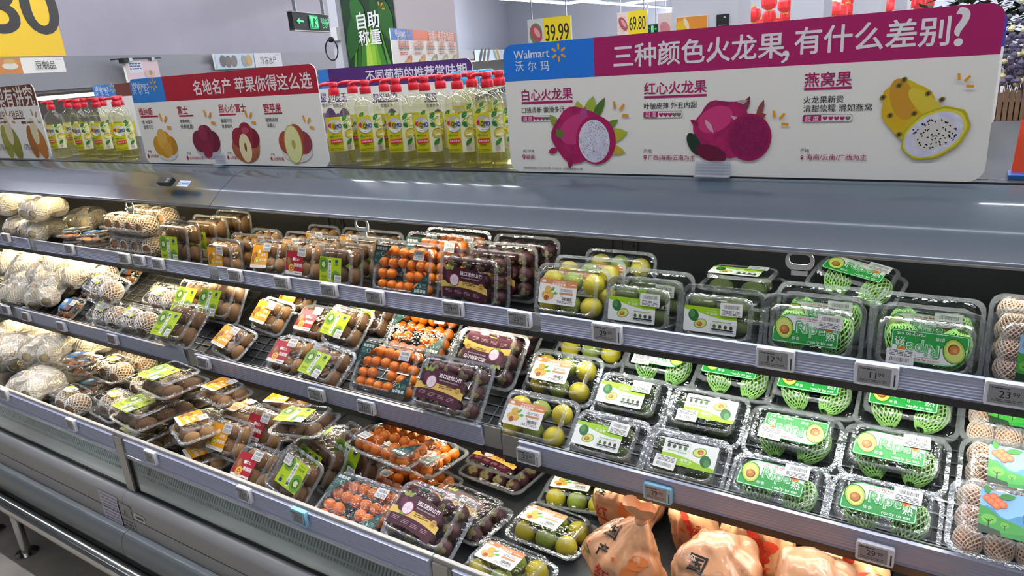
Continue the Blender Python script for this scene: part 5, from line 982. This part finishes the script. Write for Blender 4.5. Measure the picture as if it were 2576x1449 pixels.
def froz(px0, px1, py0, py1, off, lb):
    T, w_, h, a = wsign(px0, px1, py0, py1, off, lb); a.rect(-w_*.22, 0, w_*.55, h, '#b9cfe0')
    for x, y, r, c in ((-.40, .02, .5, '#4a403a'), (-.33, -.02, .6, '#5a4c44'), (-.25, 0, .6, '#6a5a4c'), (-.10, -.02, .2, '#8a8a84'), (-.03, .02, .2, '#b8943a')): a.ell(w_*x, h*y, w_*.045, h*.38, c, r if x < -.2 else -.5)
    a.rect(w_*.275, 0, w_*.45, h, '#d3d5d8'); a.text('冷冻水产', w_*.27, -h*.02, '#22242a', w_=w_*.27, b=.01); a.text('Walmart', w_*.43, h*.36, '#8aa0c0', w_=w_*.07); put('print', a, T)
froz(541, 708, 134, 171, .07, 'frozen seafood sign with dark fish on the grey freezer header above the apple sign'); froz(1196, 1300, 125, 150, .07, 'smaller frozen seafood sign left of the dragon fruit sign')
T, w_, h, a = wsign(318, 401, 152, 205, .14, 'pink hanging card with a white notice, clipped under a black bar', cat='card sign'); a.rect(0, 0, w_, h, '#e2c8cc'); a.rect(-w_*.22, h*.2, w_*.42, h*.55, '#dfe3ea'); a.lines(-w_*.22, h*.36, w_*.34, 3, h*.12, '#4a5a8a', .5, 3, 3); a.ell(w_*.18, -h*.15, w_*.16, h*.2, '#d8b8a8'); a.ell(w_*.2, -h*.1, w_*.05, h*.12, '#a88a7a'); put('print', a, T)
g = G(); g.box((0, h*.60, .0), (w_*1.18, h*.06, .03), 'dark'); g.box((-w_*.52, h*.60, -.055), (.03, h*.06, .11), 'dark'); g.box((-w_*.52, h*.50, 0), (w_*.12, h*.22, .05), 'dark')
for x in (-.36, .32): g.box((w_*x, h*.55, 0), (w_*.10, h*.16, .04), 'wire')
put('hanger_bar', g, T)
def exitsign(T, w_, h, a, arrow=1):
    x = -w_*.32*arrow
    a.rect(x, 0, w_*.16, h*.10, 'exit green'); a.poly([(x-w_*.11*arrow, 0), (x-w_*.03*arrow, h*.18), (x-w_*.03*arrow, -h*.18)], 'exit green')
    a.rect(w_*.03, 0, w_*.24, h*.74, 'exit green'); a.rect(w_*.03, 0, w_*.22, h*.68, 'dark'); a.rect(w_*.03, 0, w_*.2, h*.62, 'exit green'); a.ell(w_*.03, h*.16, w_*.02, h*.06, 'dark'); a.rect(w_*.02, 0, w_*.03, h*.24, 'dark', .3); a.rect(w_*.0, -h*.18, w_*.02, h*.22, 'dark', -.6); a.rect(w_*.05, -h*.18, w_*.02, h*.2, 'dark', .6); a.rect(w_*.03, h*.03, w_*.13, h*.05, 'dark', .5)
    a.text('安全出口', w_*.31*arrow, h*.12, 'exit green', w_=w_*.24); a.text('EXIT', w_*.31*arrow, -h*.16, 'exit green', w_=w_*.18); put('print', a, T)
    g = G()
    for y in (.5, -.5): g.box((0, h*y, -.012), (w_*1.01, h*.05, .024), 'alu')
    put('frame', g, T)
    for x in (-.42, .36): g = G(); L = ZC-T.location.z+.01; g.box((w_*x, h*.5+(L-h*.5)/2, 0), (.012, L-h*.5, .012), 'wire'); put('hanging_rod', g, T)
exitsign(*wsign(739, 828, 33, 78, 3.0, 'dark exit sign with a green running figure hung before the lilac wall', 'exit_sign', 'dark'))
# pillar with the vegetable poster
pa, pc, pb = atd(846, 90, 7.0), atd(1003, 90, 6.5), atd(1150, 90, 7.15); pd = pa+pb-pc
g = G(); g.loft([[(p.x, p.y, z) for p in (pa, pc, pb, pd)] for z in (0, ZC)], 'pillar lilac'); struct('pillar', g)
u = Vector((pc.x-pa.x, pc.y-pa.y, 0)); ul = u.length; u.normalize(); nn = Vector((u.y, -u.x, 0)); nn = nn if nn.dot(CAMP-pc) > 0 else -nn
zb_, zt_ = atp(930, 190, pc, nn).z, atp(930, -90, pc, nn).z; c0 = atp(872, 90, pc, nn); o = (Vector((c0.x, c0.y, 0))+Vector((pc.x, pc.y, 0)))/2; pw = (Vector((pc.x-c0.x, pc.y-c0.y, 0))).length-.02; ph = zt_-zb_
T = thing('vegetable_poster', 'tall green leafy vegetable poster with white characters on the lilac pillar', 'poster', mtx=fr(Vector((o.x, o.y, (zt_+zb_)/2))+nn*.03, u, (0, 0, 1), nn))
g = G(); g.box((0, 0, -.01), (pw, ph, .02), 'poster dark'); put('board', g, T); a = A(.0006)
for x, W, c in ((-.30, .10, '#2c5a24'), (-.18, .16, '#3a7a22'), (.22, .18, '#3f8426'), (.06, .24, '#8fc23a'), (-.06, .16, '#a9d04a'), (.14, .10, '#6fa82c'), (-.38, .06, '#4a9030'), (.36, .08, '#4f9434')): a.poly([(pw*(x-W/2), -ph/2), (pw*(x+W/2), -ph/2), (pw*(x*.75+W*.2), -ph*.22), (pw*(x*.6), -ph*.02), (pw*(x*.75-W*.25), -ph*.2)], c)
for x, y, L, r, c in ((-.45, -.35, .9, 1.2, '#245a24'), (-.1, -.05, .55, 1.9, '#2c6a2a'), (.1, 0, .6, 1.1, '#1f5022'), (.4, -.2, .7, 1.7, '#2c6426'), (.2, .15, .5, .8, '#183c1c')): a.leaf(pw*x, ph*y, ph*L*.6, pw*.28, r, c)
y1 = atp(935, 50, pc, nn).z-(zt_+zb_)/2; y2 = atp(938, 94, pc, nn).z-(zt_+zb_)/2; xs = (atp(935, 70, pc, nn)-Vector((o.x, o.y, 0))).dot(u); k = pw*.44
a.text('自助', xs, y1, '#eef2ee', w_=k, b=.03); a.text('称重', xs, y2, '#eef2ee', w_=k, b=.03); a.rays(xs+k*.60, y1+k*.30, k*.16); put('print', a, T)
p = atp(855, 60, pc, nn); T = thing('cable_trunking', 'white cable trunking with a socket on the edge of the lilac pillar', 'trunking', mtx=fr(Vector((p.x, p.y, 0))+nn*.04, u, (0, 0, 1), nn))
zz = atp(857, 86, pc, nn).z; g = G(); g.span((-.05, -.0, -.03), (.05, ZC-.02, .03), 'pillar white'); put('channel', g, T); g = G(); g.box((.02, zz, .05), (.075, .11, .045), 'white plastic'); put('socket', g, T)
g = G(); g.ell((-.005, zz-.045, .09), (.025, .025, .03), 'dark', 10, 6); g.tube([(-.005+.075*math.sin(t)*-1-.0, zz-.13+.09*math.cos(t), .10) for t in [PI*2*i/18*.9 for i in range(19)]], .006, 'dark', 6); put('plug_cable', g, T)
# melon sign in front of the pillar
q0, q1 = atd(985, 110, 5.3), None; q1 = atp(1149, 110, q0, NB); zt_, zb_ = atp(1066, 77, q0, NB).z, atp(1066, 185, q0, NB).z; o = (q0+q1)/2; w_ = (q1-q0).length; h = zt_-zb_
T = thing('melon_guide_sign', 'melon guide sign with an orange header before the lilac pillar', 'sign', mtx=wmat(Vector((o.x, o.y, (zt_+zb_)/2))))
g = G(); g.loft([[(x, y, z) for x, y in rr(w_, h, .02)] for z in (-.006, 0)], 'sign card'); put('board', g, T); a = A(.0004); hh = h*.24
a.rect(-w_*.365, h/2-hh/2, w_*.27, hh, '#2f6fc8'); a.rect(w_*.135, h/2-hh/2, w_*.73, hh, '#e8682a'); a.text('Walmart', -w_*.39, h/2-hh*.35, '#e8ecf2', w_=w_*.13, b=.01); a.spark(-w_*.29, h/2-hh*.35, w_*.022); a.text('沃尔玛', -w_*.39, h/2-hh*.72, '#e8ecf2', w_=w_*.10); a.text('甜脆小蜜瓜选择指南', w_*.22, h/2-hh*.5, '#f2e6de', w_=w_*.44, b=.02)
for i, (t, c1, c2) in enumerate((('西州蜜瓜', '#c8703a', '#e09a5a'), ('八六王蜜瓜', '#d8943a', '#e8b04a'), ('网纹瓜', '#8a8a4a', '#c8cc8a'), ('玉菇瓜', '#a8b06a', '#d0d8a8'), ('羊角蜜瓜', '#a8a85a', '#c8c48a'))):
    x = -w_*.36+i*w_*.185; a.text(t, x, h*.165, '#c85a2a', w_=w_*.032*len(t), b=.02); a.rect(x, h*.125, w_*.12, h*.012, '#c85a2a'); a.lines(x, h*.085, w_*.12, 2, h*.03, '#3a3a3a', .5, i, 2); a.lines(x-w_*.01, h*.0, w_*.10, 2, h*.04, '#c85a2a', .5, i+9, 2); a.ell(x+w_*.05, -h*.19, w_*.038, h*.10, c1, .5); a.ell(x+w_*.03, -h*.22, w_*.036, h*.07, c2)
put('print', a, T); g = G(); g.tube([(0, -h/2, -.02), (0, -(zt_+zb_)/2+.006, -.02)], .012, 'wire', 8); g.box((0, -(zt_+zb_)/2+.006, -.02), (.3, .01, .3), 'wire'); put('stand_pole', g, T)
# price banners and pictures further right
def board(px0, px1, py0, py1, y, label, name, card='sign card', grp=None, cat='sign'):
    a_, b_ = aty(px0, (py0+py1)/2, y), aty(px1, (py0+py1)/2, y); z1, z0 = aty((px0+px1)/2, py0, y).z, aty((px0+px1)/2, py1, y).z; w_, h = b_.x-a_.x, z1-z0
    T = thing(name, label, cat, grp, mtx=fr(((a_.x+b_.x)/2, y, (z0+z1)/2), (1, 0, 0), (0, 0, 1), (0, -1, 0))); g = G(); g.box((0, 0, -.02), (w_, h, .035), card); put('board', g, T); return T, w_, h, A(.0008)
def price(px0, px1, py0, py1, y, txt, lb, bg):
    T, w_, h, a = board(px0, px1, py0, py1, y, lb, 'hanging_sign'); a.rect(-w_*.31, 0, w_*.38, h, bg); a.ell(-w_*.31, 0, w_*.15, h*.36, '#5f8a4a' if bg[1] == 'c' else '#e8c8b8'); a.ell(-w_*.30, 0, w_*.12, h*.33, '#b0525a', .5); a.ell(-w_*.28, h*.03, w_*.05, h*.2, '#dca0a0', .6)
    a.rect(w_*.19, 0, w_*.62, h, '#f2da14'); a.text(txt, w_*.19, -h*.02, '#1d1a14', w_=w_*.54, h=h*.56, b=.02); put('print', a, T)
    g = G(); L = ZC-T.location.z+.01
    for x in (-.4, .4): g.box((w_*x, L/2+h*.25, -.02), (.015, L-h*.5, .015), 'wire')
    put('hanging_rod', g, T)
price(1328, 1436, 44, 118, 9.0, '39.99', 'yellow 39.99 price banner with a meat picture above the dragon fruit sign', '#c9d0cc'); price(1553, 1627, 28, 88, 11.0, '69.80', 'yellow 69.80 price banner with a pink meat picture, further back', '#e8d8d0')
exitsign(*board(1627, 1654, 61, 86, 11.2, 'small dark exit sign right of the 69.80 banner', 'exit_sign', 'dark'), -1)
T, w_, h, a = board(1656, 1690, 33, 92, 11.5, 'narrow pink meat picture panel beside the first white pillar', 'wall_picture', cat='picture'); a.rect(0, 0, w_, h, '#e6d4d0'); a.ell(0, -.05, w_*.36, h*.3, '#d88a94', .5); put('print', a, T)
g = G(); g.box((0, (ZC-T.location.z+h/2)/2, -.02), (.012, ZC-T.location.z-h/2+.01, .012), 'wire'); put('hanging_rod', g, T)
T, w_, h, a = board(1700, 1780, 40, 85, 9.56, 'framed orange slice picture on the first white pillar', 'wall_picture', cat='picture'); a.rect(0, 0, w_*.96, h*.92, '#e8941c'); a.ell(-w_*.28, 0, w_*.22, h*.3, '#f2c02a'); a.ell(-w_*.16, .02, w_*.06, h*.36, '#f2e6c8', .4); put('print', a, T)
T, w_, h, a = board(1802, 1832, 36, 75, 9.56, 'small dark notice panel on the first white pillar', 'notice_board', 'dark', cat='notice'); a.lines(0, -h*.2, w_*.7, 3, h*.1, '#a8a8a4', .4); a.rect(w_*.2, h*.3, w_*.2, h*.1, '#c8c8c4'); put('print', a, T)
for i, (p0, p1, y) in enumerate(((1690, 1856, 9.6), (1987, 2070, 10.5), (2143, 2212, 11.2), (2246, 2278, 12.5))):
    a_, b_ = aty(p0, 60, y), aty(p1, 60, y); g = G(); g.span((a_.x, y, 0), (b_.x, y+.6, ZC), 'pillar white'); struct('pillar_%d' % (i+1), g)
lp = [(1935, 5), (1976, 12), (1863, 28), (1896, 37), (1935, 42), (1980, 37), (1863, 55), (2097, 22), (2115, 30), (2132, 25), (2133, 0), (2218, 7), (2238, 13), (2285, 8), (2312, 8), (2334, 8), (1915, 62), (1955, 60)]
LG = G(); LG.lathe([(.0, .17), (.05, .17), (.06, .15), (.13, .12), (.16, .06), (.165, 0), (.16, -.06), (.13, -.12), (.06, -.15), (.05, -.17), (0, -.17)], 'lamp shade red', 12); LM = LG.mesh('shade', 20)
CG = G()
for z in (-.17, .17): CG.lathe([(0, z-.015), (.06, z-.015), (.06, z+.015), (0, z+.015)], 'gold trim', 12)
CG.tube([(0, 0, -.18), (0, 0, -.30)], .018, 'lamp shade red', 6); CG.tube([(0, 0, .18), (0, 0, .26)], .008, 'gold trim', 6); CM = CG.mesh('trim')
for i, (px, py) in enumerate(lp):
    y = 16.5+i*.42; p = aty(px, py, y); T = thing('red_lantern', 'red paper lantern hanging far back %s' % ('between the first two white pillars, top row left', 'between the first two white pillars, top row right', 'beside the first white pillar, middle height', 'between the first two pillars, left of centre', 'between the first two pillars, in the middle', 'just left of the second white pillar, middle height', 'beside the first white pillar, lowest left', 'right of the second white pillar, leftmost', 'right of the second white pillar, middle one', 'right of the second white pillar, lower right', 'right of the second white pillar, top right', 'right of the third white pillar, upper one', 'right of the third white pillar, lower one', 'left of the dark tree, first of three', 'left of the dark tree, middle of three', 'left of the dark tree, last of three', 'just above the magenta header, left one', 'just above the magenta header, right one')[i], 'lantern', 'red lanterns', loc=p); put('shade', LM, T); put('cap_and_tassel', CM, T)
    g = G(); g.tube([(0, 0, .26), (0, 0, ZC-p.z)], .006, 'wire', 5); put('hanging_cord', g, T)
# plants and planter at the right edge
p0, p1 = aty(2488, 300, 3.1), aty(2700, 300, 3.1); zt_, zb_ = aty(2530, 228, 3.1).z, aty(2530, 357, 3.1).z
T = thing('planter_box', 'brown slatted wooden planter at the right edge behind the big sign', 'planter', loc=(0, 0, 0)); n = 14
for i in range(n):
    x = p0.x+(p1.x-p0.x)*(i+.5)/n; g = G(); g.box((x, 3.1, (zt_)/2+RG.uniform(-.01, .01)), ((p1.x-p0.x)/n-.004, .02, zt_), 'wood slat'); put('slat', g, T)
g = G(); g.span((p0.x, 3.12, 0), (p1.x, 3.5, zt_-.04), 'wood slat'); put('box', g, T)
g = G(); R = random.Random(3)
for i in range(340):
    c = Vector((R.uniform(p0.x+.0, p1.x), R.uniform(3.14, 3.45), zt_+.015+abs(R.gauss(0, .10)))); g.ell(c, (.012, .012, .010), 'cream flower' if R.random() < .3 else 'dried flower', 5, 4)
for i in range(60):
    x, y = R.uniform(p0.x+.02, p1.x), R.uniform(3.15, 3.4); g.tube([(x, y, zt_-.038), (x+R.uniform(-.04, .04), y, zt_+R.uniform(.05, .2))], .002, 'dried flower', 4)
thing('dried_flowers', 'bunch of purple and cream dried flowers in the wooden planter', 'flowers', geo=g)['kind'] = 'stuff'
g = G(); q = aty(2600, 60, 4.6); R = random.Random(9)
for i in range(1500):
    c = Vector((q.x+R.gauss(0, .22), q.y+R.gauss(0, .16), q.z+.10+R.gauss(0, .2))); a_ = R.uniform(0, 6.3); d = Vector((math.cos(a_), math.sin(a_), R.uniform(-.6, .4))).normalized(); s_ = d.cross(Vector((0, 0, 1))).normalized(); L = R.uniform(.06, .12)
    g.add([c, c+d*L*.5+s_*L*.22, c+d*L, c+d*L*.5-s_*L*.22], [(0, 1, 2, 3)], 'foliage', False)
T = thing('potted_tree', 'dark leafy artificial tree at the upper right corner', 'plant', loc=(0, 0, 0)); put('foliage', g, T); g = G(); g.tube([(q.x, q.y, .3), (q.x+.02, q.y, q.z)], .03, 'wood slat', 8); put('trunk', g, T); g = G(); g.lathe([(.12, 0), (.17, .35), (.16, .35), (.0, .30)], 'dark', 16, (q.x, q.y, 0)); put('pot', g, T)
# ---------------------------------------------------------------- ceiling lights
n = 0
def lamp(a_, b_, label, r=.03, grp='ceiling light tubes', m='tube lamp'):
    g = G(); d = (b_-a_).normalized(); s_ = d.cross(Vector((0, 0, 1))).normalized(); q = [a_-s_*r, b_-s_*r, b_+s_*r, a_+s_*r]
    g.loft([[(p.x, p.y, p.z+z) for p in q] for z in (-.02, .02)], m)
    T = thing('ceiling_light', label, 'ceiling light', grp, loc=(0, 0, 0)); put('tube', g, T)
    h = G(); h.loft([[(p.x, p.y, p.z+z) for p in [a_-s_*r*1.3, b_-s_*r*1.3, b_+s_*r*1.3, a_+s_*r*1.3]] for z in (.021, .05)], 'wire'); put('housing', h, T)
for y, lb, m in ((-2.4, 'far behind the photographer', 'tube lamp weak'), (.93, 'above the front edge of the fridge', 'tube lamp strong'), (1.75, 'straight above the canopy', 'tube lamp weak'), (2.6, 'above the back of the fridge', 'tube lamp back'), (6.0, 'in the next aisle', 'tube lamp'), (9.5, 'two aisles away', 'tube lamp'), (13.0, 'over the far aisles', 'tube lamp'), (16.0, 'by the far pale wall', 'added far lamp'), (20.0, 'at the far end of the store', 'added far lamp')):  # rows from the far aisles on are unseen, added to brighten the pale wall
    lamp(Vector((-8.5 if y < 5 else -6-y*.2 if y < 14 else -11, y, 3.6 if y < 14 else 4.1)), Vector((4.5 if y < 14 else -3, y, 3.6 if y < 14 else 4.1)), 'long ceiling light tube %s, above the frame' % lb, m=m)
for (x0, y0, x1, y1), lb in (((1170, -10, 1428, 9), 'bright ceiling tube over the pale wall, left one'), ((1428, 9, 1535, -6), 'short ceiling tube rising right from the wall corner'), ((1470, 4, 1690, 21), 'ceiling tube over the 69.80 banner'), ((1575, 10, 1690, -4), 'ceiling tube rising right towards the first white pillar')):
    lamp(atz(x0, y0, 2.95), atz(x1, y1, 2.95), lb, .04)
for i, (y, z) in enumerate(((15.5, 2.75), (19, 2.6), (21, 2.45), (23.5, 2.9), (25, 2.35))): lamp(Vector((-3.5, y, z)), Vector((8, y, z)), 'ceiling light tube far back between the white pillars, %s of five' % ('nearest', 'second nearest', 'third nearest', 'fourth nearest', 'farthest')[i], .04, 'far ceiling tubes')
